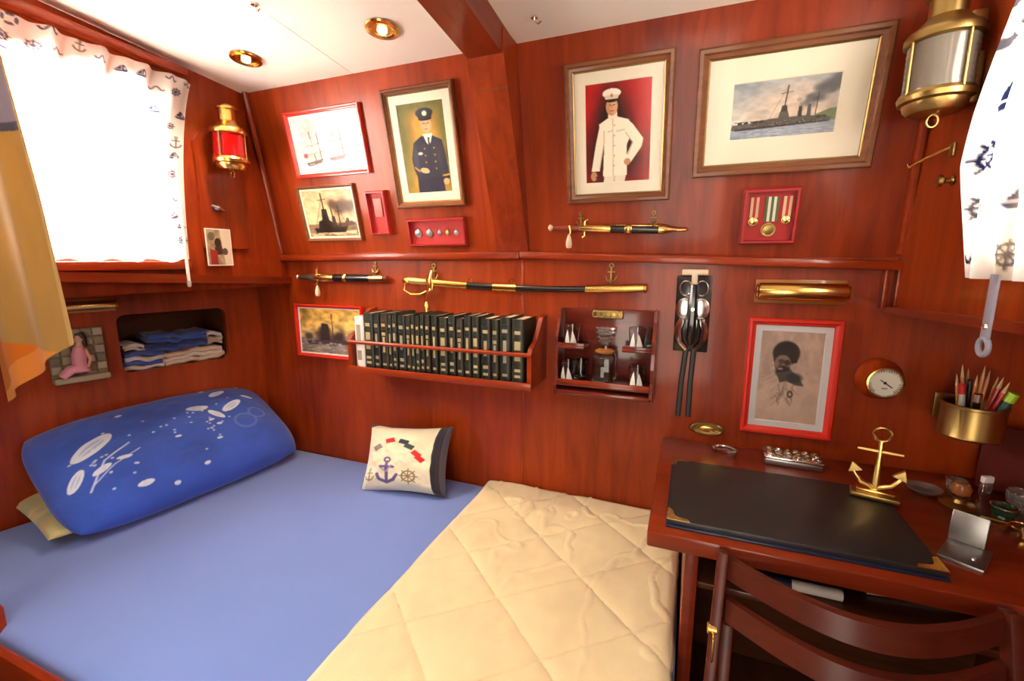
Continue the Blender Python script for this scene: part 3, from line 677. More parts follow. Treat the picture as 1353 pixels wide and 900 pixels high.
P.line([(.515, .46), (.53, .14)], .006, G2); P.line([(.47, .26), (.58, .24)], .003, G2); P.line([(.53, .14), (.38, .66)], .002, G2, .6); P.line([(.80, .66), (.81, .30)], .004, G2)
for x in (.10, .16, .25, .31, .83, .88): P.poly([(x - .025, .72), (x - .015, .675), (x + .02, .675), (x + .025, .72)], G2); P.line([(x - .05, .68), (x, .69)], .004, G2)
for k in range(60): P.ell(.05 + .88 * RNG.random(), .71 + .07 * RNG.random(), .006, .008, ((.62, .58, .52), (.18, .17, .16))[k % 2], .8)
for k in range(60): x = RNG.random(); y = .84 + .15 * RNG.random(); P.line([(x, y), (x + .05, y - .004)], .003, ((.80, .80, .82), (.42, .46, .54))[k % 2], .7)
picture('framed_painting', 'large brown-framed watercolour of a smoking battleship with cream mat', WU, ((924, 64), (1187, 30), (1146, 225), (914, 232)), .030, FRAMEB, .024, .064, CREAM, P.out(), GOLD)
# pale seascape in red
P = Paint(100, 84, (.9, .9, .9)); P.grad((.90, .84, .80), (.80, .84, .88)); P.noise(5, .22, 4); P.noise(6, .6, 31, 3, (.82, .60, .58)); P.noise(9, .4, 33, 3, (.60, .70, .80))
P.poly([(0, .78), (1, .68), (1, 1), (0, 1)], (.74, .80, .84), .7)
P.poly([(.12, .82), (.40, .76), (.36, .84), (.16, .88)], (.40, .32, .30)); P.poly([(.2, .4), (.3, .36), (.36, .72), (.17, .78)], (.84, .74, .66), .9); P.line([(.25, .28), (.28, .80)], .008, (.4, .3, .28)); P.poly([(.52, .42), (.66, .38), (.70, .72), (.5, .74)], (.86, .78, .72), .9); P.line([(.60, .3), (.62, .78)], .006, (.45, .36, .34)); P.poly([(.48, .76), (.76, .72), (.7, .80), (.52, .82)], (.45, .36, .36)); P.poly([(.10, .66), (.16, .64), (.17, .72), (.11, .73)], (.66, .20, .22), .8)
for (x, y, w0, h0) in ((.22, .46, .09, .10), (.23, .60, .11, .12), (.33, .44, .08, .10), (.34, .58, .10, .12), (.55, .42, .09, .10), (.56, .56, .11, .13), (.67, .42, .08, .10), (.68, .56, .10, .12)): P.poly([(x - w0 * .45, y - h0 / 2), (x + w0 * .40, y - h0 * .55), (x + w0 * .55, y + h0 / 2), (x - w0 * .5, y + h0 * .55)], (.93, .86, .78), .9); P.line([(x - w0 * .5, y + h0 * .55), (x + w0 * .55, y + h0 / 2)], .006, (.62, .50, .46))
P.line([(.36, .30), (.37, .78)], .007, (.4, .3, .28)); P.line([(.70, .30), (.71, .74)], .007, (.4, .3, .28))
for k in range(40): x = RNG.random(); y = .84 + .14 * RNG.random(); P.line([(x, y), (x + .07, y - .01)], .005, ((.92, .93, .94), (.58, .66, .74))[k % 2], .7)
picture('framed_painting', 'red-framed pale painting of sailing ships at sea, topmost by the left corner', WU, ((375, 150), (475, 135), (492, 229), (397, 236)), .016, REDL, .018, .007, WHITE, P.out())
# sepia warship
P = Paint(80, 70, (.84, .72, .54)); P.noise(5, .15, 3)
for k in range(50):
    t = k / 50; P.ell(.55 + .4 * t + RNG.normal() * .03, .35 + RNG.normal() * .06, .07, .07, (.36, .26, .18), .35, .5)
D_ = (.16, .10, .07)
P.poly([(0, .72), (1, .68), (1, 1), (0, 1)], (.56, .46, .34)); P.noise(10, .25, 8)
P.poly([(.20, .90), (.24, .66), (.36, .60), (.44, .62), (.62, .76), (.64, .88)], D_); P.poly([(.32, .62), (.34, .40), (.44, .40), (.46, .64)], D_); P.line([(.39, .42), (.38, .08)], .012, D_); P.line([(.30, .22), (.46, .20)], .006, D_); P.line([(.52, .30), (.55, .70)], .016, (.4, .3, .22)); P.poly([(.05, .92), (.95, .86), (.95, .93), (.08, .97)], (.86, .76, .60)); P.poly([(.6, .72), (.9, .66), (.96, .74), (.64, .80)], (.34, .25, .18))
P.poly([(.12, .80), (.80, .78), (.74, .90), (.16, .90)], D_); P.poly([(.50, .78), (.52, .56), (.58, .56), (.60, .78)], (.24, .16, .11)); P.line([(.66, .78), (.67, .34)], .010, D_); P.line([(.61, .46), (.73, .45)], .006, D_); P.line([(.16, .80), (.39, .16)], .004, D_, .7); P.line([(.80, .78), (.67, .38)], .004, D_, .7); P.poly([(.76, .70), (.80, .60), (.84, .60), (.86, .70)], (.3, .22, .16))
for k in range(30): x = RNG.random(); P.line([(x, .90 + .08 * RNG.random()), (x + .1, .90 + .08 * RNG.random())], .006, ((.86, .76, .60), (.34, .26, .19))[k % 2], .7)
picture('framed_print', 'brown-framed sepia print of a warship under steam', WU, ((391, 249), (467, 240), (482, 316), (411, 320)), .012, FRAMEB, .016, .008, CREAM, P.out())
# sea battle in red
P = Paint(80, 66, (.86, .66, .26)); P.grad((.90, .70, .30), (.70, .62, .52)); P.noise(5, .35, 3); P.poly([(0, .66), (1, .62), (1, 1), (0, 1)], (.58, .54, .50)); P.noise(12, .35, 6)
for (x, y, r) in ((.42, .46, .09), (.40, .60, .14), (.66, .58, .08), (.15, .62, .07), (.62, .66, .10), (.85, .58, .06)): P.ell(x, y, r, r * 1.1, (.24, .18, .18), .8, .4)
P.poly([(.34, .70), (.37, .32), (.48, .34), (.50, .70)], (.22, .16, .18)); P.line([(.54, .12), (.55, .6)], .008, (.3, .24, .2)); P.poly([(.10, .72), (.80, .66), (.78, .76), (.14, .80)], (.30, .26, .28))
for k in range(50): P.ell(RNG.random(), .74 + .25 * RNG.random(), .03, .012, ((.84, .80, .76), (.40, .36, .38))[k % 2], .7)
picture('framed_painting', 'red-framed battle scene under a yellow sky, beside the bookrack', WL, ((394, 401), (483, 405), (481, 476), (394, 470)), .015, REDL, .018, .006, WHITE, P.out())
# pencil drawing in red
P = Paint(100, 132, (.70, .60, .54)); P.noise(6, .14, 3); P.noise(20, .06, 6); P.ell(.5, .9, .5, .3, (.78, .68, .60), .6, .6)
D_ = (.16, .13, .12)
P.ell(.42, .24, .21, .13, D_, .95, .08); P.poly([(.22, .22), (.62, .20), (.60, .34), (.24, .34)], (.20, .17, .15)); P.ell(.38, .36, .13, .10, (.50, .42, .38)); P.ell(.36, .33, .05, .025, (.30, .25, .22)); P.ell(.45, .34, .05, .03, (.26, .21, .19)); P.line([(.36, .33), (.33, .40)], .012, (.30, .24, .22)); P.ell(.40, .44, .12, .065, D_, .9, .2); P.ell(.35, .41, .04, .012, (.58, .50, .45))
P.poly([(.30, .46), (.52, .42), (.64, .48), (.74, .58), (.62, .58), (.46, .54), (.36, .56)], (.30, .27, .25)); P.ell(.58, .50, .12, .05, (.22, .20, .19), .9, .3)
for k in range(40):
    x = .30 + .3 * RNG.random(); y = .54 + .2 * RNG.random(); P.line([(x, y), (x + .06 * RNG.normal(), y + .08)], .004, (.40, .34, .31), .6)
for k in range(30):
    x = .05 + .25 * RNG.random(); y = .30 + .3 * RNG.random(); P.line([(x, y), (x + .12, y - .05)], .003, (.50, .42, .38), .4)
P.ell(.54, .68, .045, .04, (.30, .26, .24)); P.ell(.54, .68, .02, .02, (.70, .60, .54))
MATG = mat('pale grey mat', (.62, .62, .62), .8)
picture('framed_drawing', 'red-framed pencil drawing of a bearded man in a fur hat', WL, ((989, 418), (1116, 424), (1095, 578), (977, 569)), .022, REDL, .022, .020, MATG, P.out())
# small photo on the left wall
P = Paint(40, 60, (.62, .56, .46)); P.noise(6, .3, 4); P.poly([(.55, 0), (1, 0), (1, 1), (.7, 1)], (.84, .80, .72)); P.ell(.45, .38, .14, .14, (.22, .18, .16)); P.poly([(.3, .5), (.6, .45), (.62, .7), (.32, .72)], (.28, .20, .18)); P.poly([(.1, .55), (.4, .6), (.4, 1), (.1, 1)], (.60, .20, .18)); P.ell(.2, .2, .14, .12, (.40, .40, .30)); P.ell(.72, .62, .12, .1, (.36, .30, .26))
u0, v0, u1, v1 = rect(LU, ((269, 300), (303, 305), (303, 352), (269, 350)))
r = hang('photograph', 'small unframed photograph pinned to the left wall below the red lantern', 'photo', LU, (u0 + u1) / 2, v0, out=.0125)
obj('card', B().box((0, -.002, (v1 - v0) / 2), (u1 - u0, .003, v1 - v0)), WHITE, r, 0); print_plane('print', P.out(), -(u1 - u0) / 2 + .004, .004, (u1 - u0) / 2 - .004, v1 - v0 - .004, -.0042, PRINTG, r)

# ------------------------------------------------------------------ medal cases
def case(name, label, wall, px4, depth, inner=.008):
    u0, v0, u1, v1 = rect(wall, px4); w_, h = u1 - u0, v1 - v0
    r = hang(name, label, 'case', wall, (u0 + u1) / 2, v0)
    obj('backboard', B().box((0, -.004, h / 2), (w_ - .004, .008, h - .004)), REDV, r, 0)
    obj('rim', B().loop(w_, h, [(0, 0), (0, depth * .8), (inner * .4, depth), (inner, depth), (inner, 0)]), REDLIN, r, 25)
    return r, w_, h
RIB = {k: mat('ribbon ' + k, c, .8) for k, c in dict(cream=(.68, .50, .30), red=(.50, .03, .03), green=(.10, .16, .05), white=(.75, .70, .60)).items()}
r, w_, h = case('medal_case', 'red case with three medals on ribbons below the battleship painting', WU, ((982, 249), (1057, 246), (1050, 320), (977, 322)), .026, .010)
obj('glass', B().box((0, -.022, h / 2), (w_ - .018, .002, h - .018)), PGLASS, r, 0)
def ribbon(r, x, ztop, wd, hh, cols):
    p = None
    for k, c in enumerate(cols):
        b = B().box((x - wd / 2 + wd * (k + .5) / len(cols), -.0095, ztop - hh / 2), (wd / len(cols), .003, hh))
        if p is None: p = obj('ribbon', b, RIB[c], r, 0)
        else: obj('stripe', b, RIB[c], p, 0)
def medal(r, x, z, rr, m, star=False):
    o = obj('medal', B().lathe([(-.0085, rr * .9), (-.0085, rr), (-.012, rr), (-.0125, rr * .82), (-.0115, rr * .72), (-.013, rr * .3), (-.013, 0)], 18, 'y', (x, 0, z)), m, r)
    obj('ring', B().tube([(x + .0035 * math.cos(t), -.010, z + rr + .003 + .0035 * math.sin(t)) for t in np.linspace(0, 2 * math.pi, 9)[:-1]], .001, 5, True), m, o)
ribbon(r, -w_ * .28, h * .84, .022, .058, ('cream', 'red', 'cream')); medal(r, -w_ * .28, h * .40, .013, GOLD)
ribbon(r, w_ * .03, h * .84, .036, .070, ('green', 'white', 'green', 'white', 'green')); medal(r, w_ * .01, h * .25, .020, OLDB)
ribbon(r, w_ * .30, h * .84, .022, .058, ('cream', 'red', 'cream')); medal(r, w_ * .30, h * .42, .012, GOLD)
r, w_, h = case('medal_case', 'wide red case with a row of badges under the navy officer portrait', WU, ((541, 291), (616, 285), (619, 322), (546, 326)), .024, .008)
for k, (x, rr, m) in enumerate(((-.34, .015, PEWTER), (-.14, .014, STEEL), (.04, .009, STEEL), (.18, .009, OLDB), (.33, .010, STEEL))):
    medal(r, x * w_, h * .46, rr, m)
r, w_, h = case('medal_case', 'narrow upright red case beside the sepia warship print', WU, ((485, 254), (510, 250), (520, 307), (497, 311)), .026, .007)
obj('label_plate', B().box((0, -.010, h * .62), (w_ * .42, .004, h * .42), .001), mat('faded plate', (.55, .16, .14), .5), r)

# ------------------------------------------------------------------ edged weapons and their hooks
def hook(name, label, wall, px, py, s=1.0):
    u, v = wall.uv(px, py); r = hang(name, label, 'hook', wall, u, v)
    obj('shank', B().tube([(0, -.004, .028 * s), (0, -.004, -.014 * s)], .0030 * s, 8), OLDB, r)
    obj('stock', B().tube([(-.011 * s, -.006, .015 * s), (.011 * s, -.006, .015 * s)], .0022 * s, 6), OLDB, r)
    obj('eye', B().tube([(.006 * s * math.cos(t), -.004, (.034 + .006 * math.sin(t)) * s) for t in np.linspace(0, 2 * math.pi, 11)[:-1]], .0018 * s, 6, True), OLDB, r)
    obj('fluke', B().tube([(-.017 * s, -.006, .004 * s), (-.011 * s, -.008, -.010 * s), (0, -.010, -.016 * s), (.011 * s, -.008, -.010 * s), (.017 * s, -.006, .004 * s)], [.0012, .003, .004, .003, .0012], 7), OLDB, r)
    obj('peg', B().tube([(0, 0, -.012 * s), (0, -.030, -.014 * s), (0, -.034, -.004 * s)], .0026 * s, 7), OLDB, r)
    return r
hook('anchor_hook', 'small anchor hook over the scabbard of the short dagger', WL, 497, 356, .95)
hook('anchor_hook', 'anchor-shaped hook over the hilt of the long sabre', WL, 574, 364, 1.15)
hook('anchor_hook', 'anchor-shaped hook over the gilt tip of the long sabre', WL, 808, 366, 1.15)
def dagger(name, label, wall, pa, pb, segs, guard, out, tassel, flip=1):
    """pa/pb: pixel ends; segs [(part, t0, t1, profile radii list, material)] along the axis"""
    a, b = wall.uv(*pa), wall.uv(*pb); L = math.hypot(b[0] - a[0], b[1] - a[1]); an = math.atan2(b[1] - a[1], b[0] - a[0])
    r = thing(name, label, 'dagger', wall.M @ Matrix.Translation((a[0], -out, a[1])) @ Matrix.Rotation(-an, 4, 'Y'))
    for (nm, t0, t1, rs, m) in segs:
        n = len(rs) - 1; obj(nm, B().lathe([(L * (t0 + (t1 - t0) * k / n), rr) for k, rr in enumerate(rs)], 14, 'x', (0, 0, 0), 1.0), m, r)
    g, gl = guard
    obj('crossguard', B().tube([(L * g - .010, 0, -gl), (L * g, 0, -gl * .8), (L * g, 0, 0), (L * g, 0, gl * .8), (L * g + .010, 0, gl)], [.004, .0045, .006, .0045, .004], 8), GOLD, r)
    if tassel:
        x, d = L * tassel[0], tassel[1]
        obj('cord', B().tube([(x, -.012, .010), (x + .006, -.014, -.012), (x - .004, -.014, -.028), (x, -.013, -d)], .0035, 7), GOLD, r)
        k = obj('knot', B().lathe([(-d - .046, .004), (-d - .044, .009), (-d - .034, .0115), (-d - .020, .010), (-d - .010, .007), (-d, .004), (-d + .004, 0)], 12, 'z', (x, -.013, 0)), IVORY, r)
    return r, L
r, L = dagger('naval_dagger', 'sheathed naval dagger with ivory knot below the white-uniform portrait', WU, (726, 300), (911, 303),
    [('pommel', 0, .04, [0, .008, .011, .011, .007, .005], IVORY), ('grip', .04, .24, [.005, .006, .008, .009, .010, .008], mat('red brown grip', (.28, .05, .03), .35)), ('locket', .24, .47, [.008, .013, .014, .014, .013], GOLD),
     ('scabbard', .47, .80, [.013, .0135, .0135, .013], BLACK), ('band', .57, .62, [.0135, .016, .017, .016, .0135], GOLD), ('chape', .80, 1.0, [.0135, .0145, .010, .006, .004, .005, 0], GOLD)], (.285, .030), .018, (.17, .020))
obj('scabbard_edge', B().box((L * .64, 0, .012), (L * .34, .010, .004), .0015), GOLD, r)
hook('anchor_hook', 'dark hook at the scabbard end of the upper dagger', WU, 864, 292, .8)
hook('anchor_hook', 'dark hook at the grip end of the upper dagger', WU, 768, 293, .8)
r, L = dagger('naval_dagger', 'short sheathed naval dagger with tassel under the left end of the rail', WL, (397, 366), (517, 368),
    [('pommel', 0, .03, [0, .009, .011, .008], PEWTER), ('grip', .03, .22, [.007, .009, .012, .014, .013], mat('dark wire grip', (.06, .045, .03), .4)), ('locket', .22, .44, [.015, .019, .020, .019, .017], GOLD),
     ('scabbard', .44, .82, [.0175, .0175, .017, .016], BLACK), ('band', .54, .58, [.0175, .0205, .0205, .0175], GOLD), ('chape', .82, .96, [.017, .018, .017, .015], BRASS), ('tip', .96, 1.0, [.012, .013, .010, 0], mat('dark red tip', (.12, .02, .015), .4))], (.24, .045), .022, (.26, .036))
# long sabre
a, b = WL.uv(544, 372), WL.uv(858, 383); L = b[0] - a[0]
r = thing('sabre', 'long brass-hilted naval sabre in black scabbard hanging above the bookrack', 'sword', WL.M @ Matrix.Translation((a[0], -.026, a[1] - .004)))
def arc(x): return -.030 * math.sin(math.pi * min(1, max(0, x / L)) ) * .55
def sab(nm, t0, t1, r0, r1, m, n=8, flat=.7):
    pts = [(L * (t0 + (t1 - t0) * k / n), 0, arc(L * (t0 + (t1 - t0) * k / n)) + .010 - .012 * (t0 + (t1 - t0) * k / n)) for k in range(n + 1)]
    return obj(nm, B().tube(pts, [r0 + (r1 - r0) * k / n for k in range(n + 1)], 12, flat=flat), m, r)
sab('grip', .0, .115, .014, .012, mat('ivory brass grip', (.55, .38, .14), .35, .6)); sab('locket', .115, .285, .0155, .0145, BRASS); sab('wrap', .285, .40, .0135, .013, BLACK); sab('middle_band', .40, .50, .0150, .0145, BRASS)
sab('scabbard', .50, .775, .0120, .0110, BLACK); sab('chape', .775, .985, .0140, .0125, BRASS)
obj('pommel', B().lathe([(-.022, 0), (-.020, .012), (-.008, .017), (.004, .014), (.010, .010)], 14, 'x', (0, 0, .008)), BRASS, r)
obj('knuckle_bow', B().tube([(-.010, -.004, 0), (-.014, -.008, -.030), (.02, -.010, -.046), (.065, -.010, -.045), (.105, -.006, -.026), (.110, 0, .004)], [.004, .0045, .005, .006, .006, .006], 8), BRASS, r)
obj('guard', B().tube([(.112, 0, .050), (.108, -.004, .026), (.108, -.004, 0), (.108, -.004, -.030)], [.005, .008, .016, .008], 10, flat=.6), BRASS, r)
obj('sword_knot', B().tube([(.092, -.010, .030), (.100, -.016, -.02), (.092, -.014, -.075)], .0042, 7), BRASS, r)
obj('tassel', B().lathe([(-.130, .013), (-.128, .015), (-.105, .009), (-.095, .011), (-.085, .007), (-.072, .005)], 12, 'z', (.092, -.014, 0)), GOLD, r)
for t in (.30, .48):
    obj('carry_ring', B().tube([(L * t + .010 * math.cos(q), 0, .012 + .010 * math.sin(q)) for q in np.linspace(0, 2 * math.pi, 13)[:-1]], .002, 6, True), BRASS, r)
obj('drag', B().lathe([(0, .010), (.003, .015), (.010, .014), (.012, .008)], 14, 'x', (L * .982, 0, -.004)), BRASS, r)
# ------------------------------------------------------------------ bookrack and books
YF = 1.425                                             # front of the rack
def onY(px, py, y): return hit(px, py, (0, y, 0), (0, 1, 0))
xl, xr = onY(463, 480, YF).x, onY(699, 500, YF).x; zb0, zb1 = .915, 1.142
rk = thing('book_rack', 'mahogany wall rack with front rail holding a row of books', 'book rack', ((xl + xr) / 2, YB, zb0))
def rpart(name, b, m, sm=35): b.xf(Matrix.Translation((-(xl + xr) / 2, -YB, -zb0))); return obj(name, b, m, rk, sm)
side = [(YB, zb0), (YF, zb0), (YF, 1.040), (YF + .012, 1.056), (YF + .055, 1.075), (YF + .095, 1.115), (YF + .125, 1.150), (YB, 1.158)]
for x in (xl, xr): rpart('side_panel', B().prism(side, x - .008, x + .008, 'yz'), MAHX, 0)
rpart('shelf_board', B().box(((xl + xr) / 2, (YF + YB) / 2, zb0 + .007), (xr - xl - .016, YB - YF, .014), .002), MAHX)
rpart('front_rail', B().tube([(xl - .008, YF + .004, 1.034), (xr + .008, YF + .004, 1.034)], .0075, 10), MAHX)
rpart('front_lip', B().box(((xl + xr) / 2, YF - .004, zb0 + .010), (xr - xl + .02, .010, .026), .003), MAHX)
rpart('back_rail', B().box(((xl + xr) / 2, YB - .005, 1.06), (xr - xl - .016, .010, .030), .002), MAHX)
# spine edges read from the photograph (4.83 px in the zoomed strip = 1 px)
cuts = [(80, 148), (150, 217), (222, 268), (273, 326), (329, 356), (359, 392), (397, 452), (455, 488), (490, 517), (520, 550), (553, 582), (586, 618), (627, 668), (677, 733), (738, 786), (790, 834), (838, 884), (888, 934), (942, 1003), (1007, 1050), (1056, 1120), (1126, 1196)]
LEATH = [mat('spine leather %d' % k, c, .42, 0, .15) for k, c in enumerate([(.016, .020, .013), (.024, .026, .015), (.012, .015, .012), (.030, .024, .012)])]
GILT = mat('gilt tooling', (.48, .40, .20), .5, .2); GILT2 = mat('faded gilt', (.34, .31, .21), .55, .1); PAGE = mat('page block', (.62, .52, .36), .9)
ORD = ['first', 'second', 'third', 'fourth', 'fifth', 'sixth', 'seventh', 'eighth', 'ninth', 'tenth', 'eleventh', 'twelfth', 'thirteenth', 'fourteenth', 'fifteenth', 'sixteenth', 'seventeenth', 'eighteenth', 'nineteenth', 'twentieth', 'twenty-first']
zs = zb0 + .0145
tot = xr - xl - .020; c0, c1 = cuts[0][0] - 4, cuts[-1][1] + 26
for i, (a, b) in enumerate(cuts):
    xa = xl + .010 + tot * (a - c0) / (c1 - c0); xb = xl + .010 + tot * (b - c0) / (c1 - c0) - .0004
    w_ = xb - xa; hgt = .212 + .012 * RNG.random() + .006 * (i / 21); dp = .135; r = random.Random(i)
    if i == 0: hgt = .205; lab = 'pale cream-spined book at the left end of the bookrack'
    elif i == 21: lab = 'last dark leather book at the right end of the bookrack'
    else: lab = ORD[i - 1] + ' dark green leather book to the right of the pale one'
    bk = thing('book', lab, 'book', ((xa + xb) / 2, YF + .018, zs), 'row of books in the wall rack')
    lm = WHITE if i == 0 else LEATH[i % 4]; rr = min(.006, w_ * .3)
    n = 6; prof = [(-w_ / 2, dp), (-w_ / 2, rr)] + [(-w_ / 2 * math.cos(math.pi * k / n), rr - rr * math.sin(math.pi * k / n)) for k in range(1, n)] + [(w_ / 2, rr), (w_ / 2, dp), (w_ / 2 - .0022, dp), (w_ / 2 - .0022, rr + .003), (-w_ / 2 + .0022, rr + .003), (-w_ / 2 + .0022, dp)]
    obj('cover', B().prism(prof, 0, hgt, 'xy'), lm, bk, 40)
    obj('pages', B().box((0, (dp + rr) / 2, hgt / 2), (w_ - .0046, dp - rr - .010, hgt - .008)), PAGE, bk, 0)
    gm = GILT if r.random() < .6 else GILT2
    if i == 0:
        for (z, hh) in ((.10, .05), (.035, .03)): obj('title', B().box((0, -.0004, z * 1.4), (w_ * .45, .001, hh * 1.3)), mat('grey title', (.35, .30, .24), .6), bk, 0)
    else:
        style = i % 4
        bands = [(.168, .008 + .006 * r.random()), (.018 + .006 * r.random(), .009)] + [[(.10, .080)], [(.125, .030), (.085, .022), (.042, .010)], [(.11, .055), (.045, .012)], [(.135, .012), (.095, .060)]][style]
        for (z, hh) in bands: obj('gilt_panel', B().box((0, -.0003, z * hgt / .212), (w_ * (.30 if hh > .03 else .48), .0012, hh)), gm, bk, 0)
        for z in (.185, .150, .060): obj('raised_band', B().box((0, .0012, z * hgt / .212), (w_ * .80, .0045, .0035), .001), lm, bk)

# ------------------------------------------------------------------ decanter rack
u0, v0, u1, v1 = rect(WL, ((742, 409), (872, 413), (860, 523), (733, 519)), .06)
dw, dh, dd = u1 - u0, v1 - v0, .115
dr = hang('decanter_rack', 'carved dark mahogany wall rack holding the decanter and small glasses', 'rack', WL, (u0 + u1) / 2, v0)
DECW = wood('rack mahogany', (.09, .010, .006), (.20, .026, .011), 'x', .3, .6, 9)
obj('back_board', B().box((0, -.006, dh / 2), (dw, .012, dh), .003), DECW, dr)
sp = [(0, 0), (-dd, 0), (-dd, .03), (-dd + .020, .06), (-dd + .008, .11), (-dd + .020, .16), (-dd + .012, .20), (-dd * .55, dh - .03), (-dd * .5, dh), (0, dh)]
for s_ in (-1, 1): obj('side_panel', B().prism(sp, s_ * dw / 2 - s_ * .010, s_ * dw / 2, 'yz'), DECW, dr, 0)
zl, zu = .040, .168
obj('shelf', B().box((0, -dd / 2 - .006, zl), (dw - .02, dd - .010, .012), .003), DECW, dr)
obj('front_lip', B().box((0, -dd + .004, zl + .006), (dw - .02, .008, .020), .002), MAHX, dr)
obj('base_moulding', B().box((0, -dd / 2, .010), (dw + .006, dd, .018), .006), DECW, dr)
for s_ in (-1, 1):
    sh = obj('shelf', B().box((s_ * (dw / 2 - .055), -dd / 2 - .006, zu), (.095, dd - .026, .010), .003), DECW, dr)
    obj('shelf_lip', B().box((s_ * (dw / 2 - .055), -dd + .016, zu + .006), (.095, .006, .016), .002), DECW, sh)
gal = obj('crest', B().box((0, -.020, dh - .016), (.105, .018, .030), .006), OLDB, dr)
for k in range(5): obj('crest_scroll', B().tube([(-.042 + k * .021 + .009 * math.cos(t), -.032, dh - .016 + .010 * math.sin(t)) for t in np.linspace(0, 2 * math.pi, 11)[:-1]], .0024, 6, True), OLDB, gal)
# decanter
base = dr.matrix_world.translation
dc = thing('decanter', 'square crystal decanter with tiered stopper in the middle of rack', 'decanter', (base.x, base.y - .062, base.z + zl + .0065))
bx = B(); hw = .036
lev = [(0, .94), (.006, 1), (.085, 1), (.098, .86), (.106, .48), (.116, .36), (.128, .36), (.131, .46)]
vs = []
for (z, k) in lev:
    for (x, y) in rrect(-hw, -hw, hw, hw, .008, 2): vs.append((x * k, y * k, z))
m12 = 12; fs = [tuple(range(m12)), tuple(range(len(vs) - m12, len(vs)))] + [(a * m12 + i, a * m12 + (i + 1) % m12, (a + 1) * m12 + (i + 1) % m12, (a + 1) * m12 + i) for a in range(len(lev) - 1) for i in range(m12)]
obj('bottle', bx.add(vs, fs), GLASS, dc, 40)
obj('collar', B().lathe([(.100, .026), (.104, .034), (.110, .036), (.114, .028), (.118, .020)], 18), AMBER, dc)
obj('stopper', B().lathe([(.1315, .010), (.136, .016), (.142, .024), (.146, .016), (.152, .024), (.157, .030), (.161, .019), (.168, .027), (.173, .033), (.177, .022), (.183, .030), (.188, .034), (.190, .026), (.192, 0)], 18), CRYSTAL, dc)
def tumbler(lab, x, y, z, emb=True):
    g = thing('glass_tumbler', lab, 'glass', (x, y, z), 'glasses in the decanter rack')
    obj('cup', B().lathe([(0, 0), (0, .021), (.004, .0225), (.066, .028), (.067, .0272), (.010, .0205), (.008, 0)], 18), GLASS, g)
    if emb:
        em = []
        def cyl(a, zz): rr = .0232 + .0055 * (zz / .066) + .0006; return (rr * math.sin(a), -rr * math.cos(a), zz)
        for pts in (((-1.05, .004), (-.06, .004), (-.30, .054)), ((.02, .004), (1.0, .004), (.28, .050))):
            b = B(); n = 6; (a0, z0), (a1, z1), (a2, z2) = pts; vs = []
            for k in range(n + 1):
                t = k / n; zz = z0 + (z2 - z0) * t
                vs += [cyl(a0 + (a2 - a0) * t, zz), cyl((a0 + (a2 - a0) * t + a1 + (a2 - a1) * t) / 2, zz), cyl(a1 + (a2 - a1) * t, zz)]
            b.add(vs, [f for k in range(n) for f in ((k * 3, k * 3 + 1, k * 3 + 4, k * 3 + 3), (k * 3 + 1, k * 3 + 2, k * 3 + 5, k * 3 + 4))])
            obj('sail_print', b, WHITE, g, 40)
bxx, byy, bzz = base
for (lab, x, y, z) in (('glass with white sail print on upper left shelf of rack', -.115, -.068, zu + .0055), ('glass with white sail print on upper right shelf of rack', .105, -.066, zu + .0055),
                       ('glass with white sail print at lower left of rack', -.125, -.078, zl + .0065), ('glass with white sail print at lower right of rack', .112, -.078, zl + .0065)):
    tumbler(lab, bxx + x, byy + y, bzz + z)
tumbler('plain glass behind the sail-print glass at lower left of rack', bxx - .088, byy - .040, bzz + zl + .0065, False)
tumbler('plain glass beside the sail-print glass on upper right shelf', bxx + .132, byy - .034, bzz + zu + .0055, False)

# ------------------------------------------------------------------ black plaque with shackle fittings
u0, v0, u1, v1 = rect(WL, ((894, 364), (941, 365), (935, 467), (890, 462)), .01); w_, h = u1 - u0, v1 - v0
pq = hang('rigging_plaque', 'black plaque mounted with silver rigging fittings beside the decanter rack', 'plaque', WL, (u0 + u1) / 2, v0)
obj('board', B().box((0, -.007, h / 2), (w_, .014, h), .004), BLACK, pq)
obj('top_bracket', B().box((0, -.022, h + .012), (.078, .020, .018), .004).box((0, -.024, h - .010), (.018, .018, .034), .003), IVORY, pq)
for s_ in (-1, 1):
    obj('ring', B().tube([(s_ * .024 + .018 * math.cos(t), -.018, h - .040 + .024 * math.sin(t)) for t in np.linspace(0, 2 * math.pi, 17)[:-1]], .0030, 7, True), SILVER, pq)
    obj('cheek_plate', B().lathe([(-.014, .028), (-.020, .027), (-.023, .018), (-.023, 0)], 20, 'y', (s_ * .024, 0, h - .105), 1.25), SILVER, pq)
    obj('jaw', B().tube([(s_ * .030, -.018, h - .140), (s_ * .040, -.020, h - .175), (s_ * .034, -.020, h - .215), (s_ * .012, -.018, h - .240)], [.012, .013, .010, .007], 8), SILVER, pq)
obj('block_body', B().tube([(0, -.026, h - .030), (0, -.034, h - .080), (0, -.036, h - .140), (0, -.030, h - .190), (0, -.022, h - .222)], [.012, .014, .016, .020, .012], 10), BLACK, pq)
obj('pin', B().lathe([(-.050, 0), (-.050, .005), (-.046, .006), (-.040, .006)], 12, 'y', (0, 0, h - .105)), SILVER, pq)
for s_ in (-1, 1): obj('strap', B().tube([(s_ * .012, -.012, .010), (s_ * .014 - .006, -.008, -.10), (s_ * .016 - .008, -.008, -.225)], .0085, 8, flat=.45), BLKL, pq)

